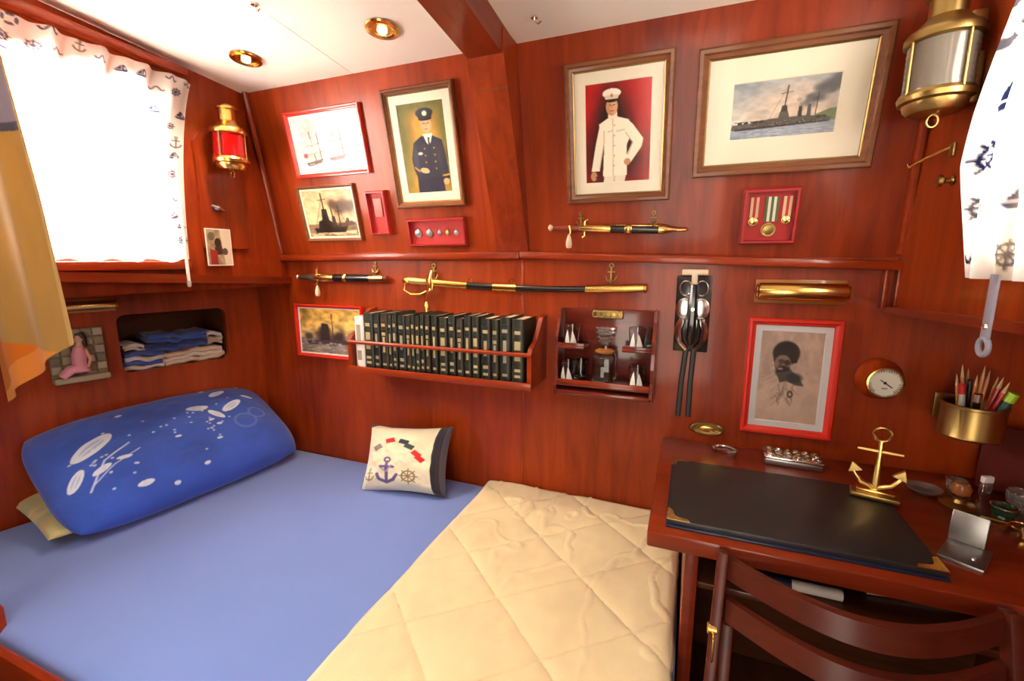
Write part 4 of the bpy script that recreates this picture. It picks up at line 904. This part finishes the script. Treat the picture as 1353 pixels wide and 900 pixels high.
# ------------------------------------------------------------------ picture lights
def picture_light(name, label, wall, px4, par_rot=0, r_=.026):
    u0, v0, u1, v1 = rect(wall, px4); w_, h = u1 - u0, v1 - v0
    p = hang(name, label, 'lamp', wall, (u0 + u1) / 2, v0)
    obj('back_plate', B().box((0, -.005, h / 2), (w_, .010, h), .003), wood(name + ' oak ' + str(par_rot), (.30, .11, .02), (.48, .20, .05), 'x', .35, .5, 10), p)
    obj('shade', B().lathe([(-w_ / 2 + .006, r_ * .9), (-w_ / 2 + .010, r_), (w_ / 2 - .010, r_), (w_ / 2 - .006, r_ * .9)], 24, 'x', (0, -.012 - r_, h * .52)), BRASS, p)
    for s_ in (-1, 1): obj('end_cap', B().lathe([(0, r_ * .6), (.003 * s_, r_ * .86), (.006 * s_, r_ * .80), (.009 * s_, r_ * .3), (.012 * s_, 0)], 18, 'x', (s_ * (w_ / 2 - .006), -.012 - r_, h * .52)), GOLD, p)
    obj('arm', B().box((0, -.012, h * .52), (.03, .016, .014), .003), BRASS, p)
    return p
picture_light('picture_light', 'brass tube picture light above the pencil drawing', WL, ((997, 367), (1118, 372), (1116, 402), (997, 401)), 0)
picture_light('picture_light', 'brass tube picture light on left wall above the niches', LL, ((60, 394), (152, 396), (152, 412), (60, 414)), 1, .017)

# ------------------------------------------------------------------ barometer
u, v = WL.uv(1161, 501, .01)
br = hang('barometer', 'round white-dialled barometer on a turned wooden mount by the drawing', 'barometer', WL, u, v - .060)
obj('mount', B().lathe([(0, .058), (-.010, .060), (-.018, .055), (-.030, .050), (-.040, .047), (-.050, .044)], 32, 'y', (0, 0, .060)), MAH, br)
obj('bezel', B().lathe([(-.048, .044), (-.056, .046), (-.062, .044), (-.063, .040), (-.058, .039)], 32, 'y', (0, 0, .060)), BRASS, br)
P = Paint(72, 72, (.92, .90, .84))
for k in range(27):
    t = rad(135 + 270 * k / 26); P.line([(.5 + .40 * math.cos(t), .5 + .40 * math.sin(t)), (.5 + .46 * math.cos(t), .5 + .46 * math.sin(t))], .008, (.15, .13, .12))
P.ring(.5, .5, .47, .006, (.2, .18, .15)); P.ell(.5, .70, .10, .03, (.60, .56, .50)); P.line([(.5, .5), (.72, .66)], .018, (.10, .10, .12)); P.line([(.5, .5), (.36, .40)], .014, (.10, .10, .12)); P.ell(.5, .5, .05, .05, (.12, .12, .14))
n = 40; R_ = np.linspace(0, .040, n); A_ = np.linspace(0, 2 * np.pi, 73)[:-1]; RR, AA = np.meshgrid(R_, A_, indexing='ij')
PX, PZ = RR * np.cos(AA), RR * np.sin(AA); ci = P.out(); iu = np.clip(((PX / .080 + .5) * 72).astype(int), 0, 71); iv = np.clip(((.5 - PZ / .080) * 72).astype(int), 0, 71)
grid('dial', np.stack([PX, np.full_like(PX, -.0585), PZ + .060], -1), ci[iv, iu], PRINT, br, 0, 0, wrap=True)
obj('glass', B().lathe([(-.0605, .0398), (-.062, .0398)], 32, 'y', (0, 0, .060)), PGLASS, br, 0)

# ------------------------------------------------------------------ pencil cup on the wall
ccx, ccy, ccz = .695, 1.470, .905
pc = thing('pencil_cup', 'aged brass pencil cup fixed low on the right of the back wall', 'cup', (ccx, ccy, ccz))
obj('cup', B().lathe([(0, 0), (0, .062), (.004, .064), (.008, .062), (.078, .062), (.080, .065), (.086, .065), (.088, .062), (.086, .058), (.008, .058), (.006, 0)], 32), OLDB, pc)
obj('bracket', B().box((0, .093, .045), (.03, .072, .03), .004).box((0, .126, .045), (.06, .008, .07), .002), OLDB, pc)
RED = mat('red pencil', (.52, .02, .02), .35); ORA = mat('orange pencil', (.70, .25, .06), .4); YEL = mat('lime highlighter', (.38, .62, .02), .35); GRY = mat('grey plastic', (.45, .44, .42), .35); BLU = mat('dark green pen', (.02, .06, .045), .3); TIPW = mat('bare pencil wood', (.62, .40, .20), .7)
pens = [('pen', 'white pen with red cap at the left of the pencil cup', -.040, -.020, -14, 4, .13, .0065, GRY, RED), ('pencil', 'red pencil leaning right in the pencil cup', .012, -.030, 26, 6, .150, .0048, RED, TIPW), ('pencil', 'second red pencil leaning right, behind the first', .020, -.012, 22, 0, .155, .0048, RED, TIPW),
        ('marker', 'dark marker with lime green cap leaning out of the pencil cup', .036, -.030, 30, 8, .125, .0105, BLU, YEL), ('pen', 'black pen with silver top standing in the middle of the cup', -.012, -.032, -4, 8, .112, .0080, BLACK, SILVER), ('pen', 'slim black pen standing behind the silver-topped one', -.018, -.006, -8, 2, .140, .0055, BLACK, BLACK)]
for k in range(7): pens.append(('pencil', ('leftmost', 'second from left', 'third from left', 'middle', 'third from right', 'second from right', 'rightmost')[k] + ' of the natural orange pencils in the brass cup', -.034 + .012 * k, .012 + .010 * (k % 3), -14 + 5 * k, -3, .150 + .012 * ((k * 5) % 3), .0040, ORA, TIPW))
for (nm, lab, x, y, ax, ay, ln, rr, m, m2) in pens:
    M = Matrix.Translation((ccx + x * .55, ccy + y * .55, ccz + .0105)) @ Matrix.Rotation(rad(ax * .55), 4, 'Y') @ Matrix.Rotation(rad(ay), 4, 'X')
    p = thing(nm, lab, nm, M, 'orange pencils in the brass cup' if 'orange' in lab else None)
    obj('barrel', B().lathe([(.008, rr * .8), (.010, rr), (ln * .80, rr)], 8 if nm == 'pencil' else 12), m, p)
    if nm == 'pencil': obj('point', B().lathe([(ln * .80, rr), (ln * .96, rr * .3), (ln, 0)], 8), m2, p)
    else: obj('cap', B().lathe([(ln * .80, rr * 1.08), (ln * .985, rr * 1.05), (ln, rr * .7)], 12), m2, p)

# ------------------------------------------------------------------ lanterns
def lantern(name, label, x, y, z, r_, h, glass, brass, rz=0):
    l = thing(name, label, 'lantern', at(x, y, z, rz))
    obj('base_tray', B().lathe([(-.022, r_ * .55), (-.020, r_ * .72), (-.010, r_ * .86), (0, r_ * .90), (.004, r_ * 1.02), (.014, r_ * 1.06), (.022, r_ * 1.0)], 28), brass, l)
    obj('lens', B().lathe([(.022 + h * k / 16, r_ * (.93 + (.022 if k % 2 else 0))) for k in range(17)], 32), glass, l, 50)
    obj('top_ring', B().lathe([(.020 + h, r_ * .96), (.024 + h, r_ * 1.06), (.036 + h, r_ * 1.06), (.044 + h, r_ * .98), (.052 + h, r_ * .80), (.066 + h, r_ * .60), (.070 + h, r_ * .55)], 28), brass, l)
    obj('chimney', B().lathe([(.068 + h, r_ * .52), (.108 + h, r_ * .50), (.112 + h, r_ * .62), (.118 + h, r_ * .62), (.128 + h, r_ * .40), (.134 + h, r_ * .12), (.136 + h, 0)], 24), brass, l)
    obj('burner', B().lathe([(.010, r_ * .4), (.030, r_ * .4), (.040, r_ * .25), (.055, r_ * .14), (.075, 0)], 14), OLDB, l)
    for a in (0, 90, 180, 270): obj('guard_bar', B().tube([(r_ * 1.0 * math.cos(rad(a + 20)), r_ * 1.0 * math.sin(rad(a + 20)), .015), (r_ * 1.0 * math.cos(rad(a + 20)), r_ * 1.0 * math.sin(rad(a + 20)), .026 + h)], .0028, 6), brass, l)
    obj('ring_pull', B().tube([(.010 * math.cos(t), 0, -.036 + .013 * math.sin(t)) for t in np.linspace(0, 2 * math.pi, 15)[:-1]], .0022, 6, True), brass, l)
    return l
l = lantern('oil_lantern', 'brass ship lantern with ribbed clear lens in the upper right corner', .474, 1.335, 1.690, .064, .100, SMOKG, OLDB)
obj('hinge', B().box((.045, -.012, .150), (.030, .030, .040), .006), OLDB, l)
obj('wall_bracket', B().box((.052, .0, .04), (.028, .05, .10), .005), OLDB, l)
# red lantern on its board
bu0, bv0, bu1, bv1 = rect(LU, ((262, 180), (322, 190), (318, 360), (262, 358)))
ar = [(bu0, 1.40), (bu1, 1.40), (bu1, 1.86)] + [(bu1 + (bu0 - bu1) * (.25 + .75 * t), 1.86 - .07 * (t ** 3)) for t in np.linspace(0, 1, 8)]
bo = thing('lamp_board', 'shaped mahogany board behind the red lantern on left wall', 'board', LU.M)
bp = obj('board', B().prism(ar, -.012, 0), MAH, bo, 0)
p = LU.M @ Vector(((bu0 + bu1) / 2 + .005, -.080, 1.715))
l = lantern('port_lantern', 'brass ship lantern with red glass on the left wall', p.x, p.y, p.z, .060, .085, REDG, BRASS)
obj('wall_bracket', B().box((-.066, 0, .05), (.024, .04, .10), .004), OLDB, l)
pu, pv = LU.uv(288, 274, .02)
kn_ = hang('wall_clip', 'small silver clip on the left wall above the photograph', 'clip', LU, pu, pv, out=.012)
obj('plate', B().lathe([(0, .016), (-.006, .017), (-.012, .010), (-.014, 0)], 16, 'y', (0, 0, 0), .7), SILVER, kn_); obj('spring', B().tube([(-.022, -.006, .006), (-.004, -.018, -.002), (.022, -.008, -.010)], .005, 7), SILVER, kn_)
# coat hooks on the right
hk = thing('wall_hook', 'thin brass swing hook on right wall below the clear lantern', 'hook', RU.M @ Matrix.Translation((.215, 0, 1.60)))
obj('plate', B().box((0, -.003, 0), (.022, .006, .030), .002), OLDB, hk); obj('arm', B().tube([(0, -.006, .006), (-.045, -.030, -.006), (-.085, -.050, -.020), (-.088, -.052, -.012)], .0030, 7), BRASS, hk)
hk2 = thing('coat_peg', 'small brass peg on right wall beside the curtain edge', 'peg', RU.M @ Matrix.Translation((.235, 0, 1.53)))
obj('knob', B().lathe([(0, .010), (-.004, .011), (-.008, .006), (-.016, .006), (-.022, .013), (-.030, .012), (-.034, 0)], 14, 'y', (0, 0, 0)), OLDB, hk2)

# ------------------------------------------------------------------ curtains
def prints(P, n, seed, sc, cols, x0=.02, x1=.98):
    r = random.Random(seed)
    pts = []
    for _ in range(1500):
        x, y = r.uniform(x0, x1), r.uniform(.01, .99)
        if all(math.hypot(x - a, (y - b) * P.asp) > sc * 2.9 for a, b in pts): pts.append((x, y))
        if len(pts) >= n: break
    for k, (x, y) in enumerate(pts):
        f = (P.anchor, P.buoy, P.boat, P.wheel, P.rope)[r.randrange(5)]; f(x, y, sc * r.uniform(.8, 1.15), cols[k % len(cols)])
NV = [(.22, .25, .36), (.30, .31, .38), (.42, .40, .40), (.26, .28, .34)]
P = Paint(260, 260, (.95, .94, .91)); prints(P, 150, 4, .022, NV); col = P.out()
nu = nv = 260; S, T = np.meshgrid(np.linspace(0, 1, nu), np.linspace(0, 1, nv))
ue = WE + .012 + .085 * (1 - T) ** 3; us = W1[0] - .05
U = us + (ue - us) * S; zt = 2.02 + CS * 0.4; zbm_ = 1.352 + .006 * np.sin(S * 40)
fold = .012 * np.sin(S * 46 + 2 * np.sin(T * 3)) * (.5 + .5 * (1 - T)) + .008 * np.sin(S * 83) * (1 - T) ** 2
ztop = 1.985 + .040 * (1 - S); Zc = ztop + (zbm_ - ztop) * T
Q = np.stack([U, -.032 + fold, Zc], -1)
c1 = grid('curtain', Q, col, CURT, None, 0); c1.matrix_world = LU.M
tag(c1, 'sunlit white curtain with nautical print over the left window', 'curtain')
rd = thing('curtain_rod', 'brown curtain rail along the top of the left window', 'curtain rail', LU.M)
obj('rail', B().box(((us + W1[2] + .10) / 2, -.026, 2.025 + .004), (W1[2] + .12 - us, .035, .026), .005).xf(Matrix.Translation((us, 0, 2.03)) @ Matrix.Rotation(rad(3.0), 4, 'Y') @ Matrix.Translation((-us, 0, -2.005))), MAHX, rd)
wd = thing('curtain_wand', 'thin white wand hanging at the right edge of the left window curtain', 'wand', LU.M @ Matrix.Translation((LU.uv(241, 300, .055)[0], -.055, 1.27)))
obj('rod', B().tube([(0, 0, 0), (.004, .004, .20), (.012, .012, .44)], .0055, 8), WHITE, wd); obj('tip', B().lathe([(-.014, 0), (-.012, .006), (.004, .0075), (.010, .0055)], 10), GRY, wd)
# right curtain
P = Paint(150, 230, (.92, .91, .88)); prints(P, 60, 12, .066, [(.10, .12, .24), (.16, .17, .26), (.30, .29, .32)]); col = P.out()
for (a, b, s_) in ((.10, .34, .10), (.42, .62, .5)): pass
nu, nv = 150, 230; S, T = np.meshgrid(np.linspace(0, 1, nu), np.linspace(0, 1, nv))
zt0, zb0_ = 2.03, 1.318; zz = zt0 + (zb0_ - zt0) * T
ule = np.interp(zz, [1.318, 1.45, 1.537, 1.629, 1.795, 2.03], [.418, .398, .382, .407, .47, .56])
U = ule + (.98 - ule) * S
fold = .010 * np.sin(S * 26 + T * 4) + .014 * np.exp(-((S - .28 - .14 * (1 - T)) / .05) ** 2) * np.clip((T - .35) * 3, 0, 1) + .006 * np.sin(S * 60 - 7 * T)
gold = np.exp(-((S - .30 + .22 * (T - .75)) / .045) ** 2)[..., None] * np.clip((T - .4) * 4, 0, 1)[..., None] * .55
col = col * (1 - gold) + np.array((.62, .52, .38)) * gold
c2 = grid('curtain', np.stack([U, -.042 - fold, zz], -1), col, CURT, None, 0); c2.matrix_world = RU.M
tag(c2, 'white curtain printed with navy ships and lifebuoys over the right window', 'curtain')
rd2 = thing('curtain_rod', 'brown curtain rail above the right window', 'curtain rail', RU.M)
obj('rail', B().box((.70, -.026, 2.045), (.75, .03, .022), .005), MAHX, rd2)
st = thing('curtain_strap', 'translucent grey strap with a ring hanging below the right curtain', 'strap', RU.M @ Matrix.Translation((.612, -.075, 1.212)))
obj('band', B().box((0, 0, .062), (.024, .004, .110), .0015), PLASTIC, st); obj('ring', B().tube([(.014 * math.cos(t), 0, .014 * math.sin(t) - .004) for t in np.linspace(0, 2 * math.pi, 17)[:-1]], .0045, 8, True), PLASTIC, st); obj('stud', B().lathe([(-.002, .006), (-.005, .005), (-.006, 0)], 10, 'y', (0, 0, .03)), SILVER, st)
# yellow cloth in the foreground
nu, nv = 110, 420; S, T = np.meshgrid(np.linspace(0, 1, nu), np.linspace(0, 1, nv))
xe = np.interp(T, [0, .30, .62, 1], [-1.515, -1.475, -1.43, -1.396]); X = xe + (-1.81 - xe) * S
zb_ = 1.150 - .20 * S; Z = 2.07 + (zb_ - 2.07) * T
Y = .62 + .012 * np.sin(S * 13 + T * 2) * (.4 + .6 * T) + .020 * S * T
c = np.ones((nv, nu, 3)) * np.array((.74, .60, .33)); c *= 1 + .06 * (fbm(nv, nu, 10, 3, 5)[..., None] - .5)
band = (Z > 1.665)[..., None]; c = np.where(band, np.array((.62, .58, .62)), c); c = np.where(((Z > 1.648) & (Z <= 1.668))[..., None], np.array((.36, .36, .42)), c)
orange = ((Z < 1.128 + .012 * S))[..., None]; c = np.where(orange, np.array((.95, .56, .06)) * (1 - .15 * S[..., None]), c)
c = np.where((orange[..., 0] & (Z < zb_ + .10 * S * (1.15 - S) * 2))[..., None], np.array((.90, .62, .26)), c)
c = np.where((S < .03)[..., None], np.array((.82, .70, .46)), c)
k_ = .585 / .62
yc = grid('hanging_cloth', np.stack([X * k_, Y * k_, EYE + (Z - EYE) * k_], -1), c, DRAPE, None, .0016)
tag(yc, 'tan cloth with orange hem hanging in the left foreground', 'cloth')
# ------------------------------------------------------------------ niche: linens
NC = LL.M @ Vector(((N1[0] + N1[2]) / 2, 0, N1[1]))
def linen(name, label, u, v, y, w_, h, dp, layers, cols, seed, tilt=0, group='folded linens in the wall niche'):
    r = thing(name, label, 'linen', LL.M @ Matrix.Translation((u, y, v)) @ Matrix.Rotation(rad(tilt), 4, 'Y'), group)
    for k in range(layers):
        hh = h / layers; n = 40; m_ = 9; vs = []; fs = []
        rg = np.random.default_rng(seed + k); ph = rg.random() * 6; dx = (rg.random() - .5) * .012
        for i in range(n + 1):
            x = -w_ / 2 + w_ * i / n; sag = .004 * math.sin(x * 40 + ph) + .003 * math.sin(x * 90 + ph)
            for j in range(m_):
                a = -math.pi / 2 + math.pi * j / (m_ - 1)
                vs.append((x + dx, -hh * .5 * math.cos(a) + .004 * math.sin(x * 60 + k), k * hh + hh * .5 + hh * .54 * math.sin(a) + sag))
            vs += [(x + dx, dp, k * hh + hh + sag), (x + dx, dp, k * hh + sag)]
        M_ = m_ + 2
        for i in range(n):
            for j in range(M_): fs.append((i * M_ + j, i * M_ + (j + 1) % M_, (i + 1) * M_ + (j + 1) % M_, (i + 1) * M_ + j))
        fs += [tuple(range(M_)), tuple(reversed(range(n * M_, n * M_ + M_)))]
        obj('fold', B().add(vs, fs), cols[k % len(cols)], r, 60)
LB = sheet_mat('blue linen', (.045, .09, .34), (.075, .14, .44)); LW = sheet_mat('white linen', (.62, .58, .56), (.74, .68, .62)); LP = sheet_mat('cream linen', (.60, .48, .36), (.72, .58, .45)); LD = sheet_mat('navy linen', (.02, .035, .13), (.045, .07, .24))
nw = N1[2] - N1[0]; uc = (N1[0] + N1[2]) / 2
linen('folded_sheet', 'cream folded sheet at the bottom right of the linen niche', uc + nw * .17, N1[1] + .001, .040, nw * .60, .056, .14, 3, [LP, LW, LP], 1, -2)
linen('folded_sheet', 'blue and white folded sheet at the bottom left of linen niche', uc - nw * .31, N1[1] + .001, .038, nw * .34, .070, .14, 4, [LW, LB, LW, LB], 5, 2)
linen('folded_sheet', 'dark blue folded sheet in the middle of the niche pile', uc + nw * .02, N1[1] + .064, .050, nw * .66, .030, .13, 2, [LB, LD], 9, -1)
linen('folded_sheet', 'blue folded sheet on top of the niche pile', uc + nw * .04, N1[1] + .098, .052, nw * .56, .034, .13, 2, [LB, LB], 14, 1)
linen('folded_towel', 'cream folded towel at the right side of niche pile', uc + nw * .40, N1[1] + .068, .045, nw * .15, .052, .13, 3, [LP, LP, LW], 20, 3)
linen('folded_towel', 'small cream folded towel at upper left of niche pile', uc - nw * .36, N1[1] + .078, .044, nw * .18, .026, .12, 2, [LP, LW], 24, 8)
# relief plaque of a seated woman
u0, v0, u1, v1 = N2; w_, h = u1 - u0, v1 - v0
rp = hang('relief_plaque', 'stone relief plaque of a seated woman in a pink dress on left wall', 'plaque', LL, (u0 + u1) / 2, v0)
STONE = [mat('stone block %d' % k, c, .8) for k, c in enumerate([(.26, .21, .12), (.34, .28, .17), (.20, .17, .11), (.40, .35, .24)])]
obj('slab', B().box((0, -.006, h / 2), (w_, .012, h), .003), STONE[2], rp)
sm_ = {}
for j in range(6):
    for i in range(5):
        ww, hh = w_ / 5, h / 6; x = -w_ / 2 + ww * (i + .5); z = hh * (j + .5)
        if abs(x + .005) < ww * .6 and j in (1, 2, 3): continue
        o = obj('block', B().box((x, -.014, z), (ww * .88, .008, hh * .84), .003), STONE[(i * 3 + j * 7) % 4], rp)
obj('ledge', B().box((0, -.030, .012), (w_, .040, .024), .008), STONE[1], rp)
PINK = mat('pink dress', (.72, .30, .38), .6); SKIN = mat('painted skin', (.66, .36, .24), .5); HAIR = mat('dark hair', (.03, .018, .014), .4)
fg = obj('figure', B().tube([(.004, -.034, h * .88), (.004, -.034, h * .80), (.004, -.034, h * .72)], [.006, .014, .007], 10).tube([(.004, -.034, h * .73), (.0, -.034, h * .60), (-.004, -.036, h * .42), (-.006, -.040, h * .24)], [.008, .018, .016, .024], 12), SKIN, rp)
obj('dress', B().tube([(.002, -.036, h * .66), (-.002, -.036, h * .52), (-.004, -.038, h * .38), (-.006, -.042, h * .20)], [.016, .022, .020, .030], 14).tube([(-.006, -.044, h * .28), (-.034, -.050, h * .26), (-.056, -.048, h * .14)], [.020, .017, .014], 12), PINK, fg)
obj('hair', B().tube([(.008, -.028, h * .92), (.014, -.028, h * .82), (.018, -.028, h * .66)], [.012, .016, .010], 10), HAIR, fg)
obj('arm', B().tube([(.016, -.042, h * .62), (.026, -.048, h * .42), (.016, -.054, h * .28)], [.006, .0055, .004], 8), SKIN, fg)

# ------------------------------------------------------------------ things on the desk
u, v = WL.uv(934, 567, .01)
od = hang('oval_plate', 'small brass oval plate on the back wall just above the desk', 'plate', WL, u, v)
obj('plate', B().lathe([(0, .052), (-.004, .056), (-.010, .054), (-.014, .046), (-.010, .040), (-.008, 0)], 30, 'y', (0, 0, 0), .42), OLDB, od); obj('boss', B().lathe([(-.006, .030), (-.014, .024), (-.016, 0)], 24, 'y', (0, 0, 0), .4), BRASS, od)
o_ = onz(957, 598, ZD)
sb = thing('buckle', 'small silver curved buckle lying on the back of the desk', 'buckle', at(o_.x, o_.y, ZD, -20))
obj('band', B().tube([(.034 * math.cos(t), .026 * math.sin(t), .009) for t in np.linspace(rad(-60), rad(235), 18)], .0075, 8, flat=.7), SILVER, sb); obj('bar', B().tube([(-.024, -.012, .010), (.022, -.014, .010)], .004, 7), SILVER, sb); obj('stone', B().lathe([(0.0005, .010), (.010, .008), (.013, 0)], 14), mat('red stone', (.30, .02, .02), .2), sb)
a_, b_ = onz(1003, 606, ZD), onz(1085, 626, ZD)
bx_ = thing('trinket_box', 'flat silver filigree box on the desk below the pencil drawing', 'box', at((a_.x + b_.x) / 2 + .01, 1.517, ZD, -4))
obj('body', B().box((0, 0, .010), (.150, .080, .020), .004), PEWTER, bx_); lid = obj('lid', B().box((0, 0, .0235), (.154, .084, .007), .003), SILVER, bx_)
for k in range(6):
    for j in range(3): obj('scroll', B().tube([(-.060 + .024 * k + .009 * math.cos(t), -.026 + .026 * j + .009 * math.sin(t), .0285) for t in np.linspace(0, 2 * math.pi, 11)[:-1]], .002, 5, True), (SILVER, OLDB, PEWTER)[(k + j) % 3], lid)
# anchor ornament
an = thing('anchor_ornament', 'polished brass anchor standing on a brass base on the desk', 'ornament', at(.463, 1.318, ZD + .0196, -14) @ Matrix.Scale(.86, 4))
obj('base', B().box((0, 0, .007), (.115, .050, .014), .003), OLDB, an); obj('plinth', B().box((0, 0, .020), (.090, .034, .012), .003), BRASS, an)
obj('shank', B().tube([(0, 0, .024), (0, 0, .10), (0, 0, .172)], [.0090, .0070, .0055], 10), GOLD, an)
obj('stock', B().tube([(-.052, 0, .142), (0, 0, .142), (.052, 0, .142)], [.0038, .0052, .0038], 10), GOLD, an)
obj('ring', B().tube([(.020 * math.cos(t), 0, .192 + .020 * math.sin(t)) for t in np.linspace(0, 2 * math.pi, 21)[:-1]], .0042, 8, True), GOLD, an)
arm = obj('arms', B().tube([(-.056, 0, .088), (-.052, 0, .066), (-.036, 0, .044), (0, 0, .029), (.036, 0, .044), (.052, 0, .066), (.056, 0, .088)], [.003, .0055, .007, .0085, .007, .0055, .003], 10), GOLD, an)
for s_ in (-1, 1): obj('fluke', B().prism([(s_ * .060, .098), (s_ * .066, .066), (s_ * .034, .078)], -.007, .007), GOLD, arm, 0)
o_ = onz(1219, 650, ZD)
gd = thing('glass_dish', 'shallow round glass dish on the desk beside the anchor', 'dish', (o_.x, o_.y, ZD))
obj('dish', B().lathe([(0, 0), (0, .024), (.003, .028), (.012, .040), (.014, .040), (.013, .037), (.005, .026), (.004, 0)], 26), CRYSTAL, gd)
o_ = onz(1266, 668, ZD)
cs_ = thing('votive_holder', 'brass votive holder with amber glass on the desk near the metal stand', 'candle holder', (o_.x, o_.y, ZD))
obj('foot', B().lathe([(0, .036), (.003, .038), (.006, .034), (.010, .014), (.018, .010), (.024, .018), (.027, .020)], 24), OLDB, cs_); obj('amber_cup', B().lathe([(.0275, .012), (.034, .019), (.048, .021), (.060, .015), (.064, 0)], 20), AMBER, cs_)
def crystal_cup(lab, x, y, r_, h, m):
    g = thing('salt_cellar', lab, 'cellar', (x, y, ZD))
    obj('bowl', B().lathe([(0, 0), (0, r_ * .8), (h * .2, r_ * .7), (h * .4, r_ * .9), (h, r_), (h, r_ * .86), (h * .5, r_ * .7), (h * .3, 0)], 10), m, g, 20)
    obj('rim', B().tube([(r_ * .95 * math.cos(t), r_ * .95 * math.sin(t), h) for t in np.linspace(0, 2 * math.pi, 17)[:-1]], .002, 6, True), SILVER, g)
crystal_cup('small cut-crystal cellar behind the amber votive', .690, 1.475, .022, .034, CRYSTAL); crystal_cup('cut-crystal cellar at the far right of the desk', .790, 1.42, .028, .046, CRYSTAL); crystal_cup('dark green glass cellar at right of the amber votive', .735, 1.365, .026, .026, GREENG)
tr_ = thing('key_ring', 'brass ring with small keys lying before the green cellar', 'keys', (.745, 1.315, ZD + .001))
obj('ring', B().tube([(.022 * math.cos(t), .022 * math.sin(t), .003) for t in np.linspace(0, 2 * math.pi, 19)[:-1]], .0024, 7, True), BRASS, tr_)
for k, a_ in enumerate((160, 200, 245)):
    c_, s_ = math.cos(rad(a_)), math.sin(rad(a_)); obj('key', B().tube([(c_ * .020, s_ * .020, .004 + .002 * k), (c_ * .068, s_ * .068, .004 + .001 * k)], .0034, 6), (OLDB, SILVER, BRASS)[k], tr_)
lt = thing('lighter', 'small silver lighter standing upright among the desk ornaments', 'lighter', at(.735, 1.445, ZD, 20))
obj('body', B().box((0, 0, .024), (.026, .012, .048), .003), SILVER, lt); obj('cap', B().box((0, 0, .0575), (.026, .012, .018), .003), WHITE, lt)
# metal stand
a_, b_ = onz(1240, 722, ZD), onz(1313, 752, ZD)
ms = thing('metal_stand', 'pewter L-shaped metal stand on the right of the desk', 'stand', at(.570, 1.152, ZD, -32))
obj('foot', B().box((.004, -.012, .004), (.070, .100, .008), .002), STEEL, ms); obj('upright', B().box((0, 0, 0), (.058, .005, .066), .002).xf(Matrix.Translation((-.002, .036, .040)) @ Matrix.Rotation(rad(-10), 4, 'X')), STEEL, ms)
obj('rivet', B().lathe([(.008, .005), (.010, .004), (.011, 0)], 10, 'z', (.02, -.03, 0)), SILVER, ms)
fo = thing('leather_folder', 'reddish brown folder leaning against the wall at the desk right end', 'folder', at(.815, 1.515, ZD, -28, -14))
obj('cover', B().box((0, 0, .085), (.125, .006, .170), .002), mat('folder leather', (.11, .018, .013), .85, Specular_IOR_Level=.1), fo); obj('inner_leaf', B().box((0, .006, .082), (.118, .005, .160), .001), IVORY, fo)

# ------------------------------------------------------------------ ceiling fittings
def downlight(label, px, py):
    n = Vector((0, CS, 1)).normalized(); p = hit(px, py, (0, 1.46, 2.02), n)
    M = Matrix.Translation(p) @ Vector((0, 0, 1)).rotation_difference(n).to_matrix().to_4x4()
    l = thing('downlight', label, 'ceiling light', M, 'recessed brass downlights')
    obj('trim_ring', B().lathe([(0, .034), (-.003, .052), (-.008, .050), (-.010, .040), (-.006, .032), (-.001, .030)], 28), BRASS, l)
    obj('reflector', B().lathe([(-.005, .033), (-.003, .020), (-.0015, 0)], 24), GOLD, l)
    obj('bulb', B().lathe([(-.003, .014), (-.010, .015), (-.015, .010), (-.017, 0)], 18), BULB, l)
    s_ = bpy.data.lights.new('downlight_beam', 'SPOT'); s_.energy = 15; s_.color = (1.0, .74, .46); s_.spot_size = rad(125); s_.spot_blend = .8; s_.shadow_soft_size = .03
    so = bpy.data.objects.new('downlight_beam', s_); COL.objects.link(so); so.parent = l; so.location = (0, 0, -.03)
downlight('brass downlight in the ceiling nearer to the central beam', 505, 37)
downlight('brass downlight in the ceiling nearer to the left window', 325, 76)
for (lab, px, py) in (('small chrome ceiling hook right of the central beam', 706, 22), ('small chrome ceiling clip at the top edge left of beam', 336, 5)):
    p = hit(px, py, (0, 1.46, 2.02), (0, CS, 1)); k = thing('ceiling_hook', lab, 'hook', (p.x, p.y, p.z))
    obj('plate', B().lathe([(0.001, .010), (-.004, .010), (-.005, .006)], 14), SILVER, k); obj('hook', B().tube([(0, 0, -.004), (.002, 0, -.014), (.012, 0, -.020), (.020, 0, -.014)], .0022, 7), SILVER, k)
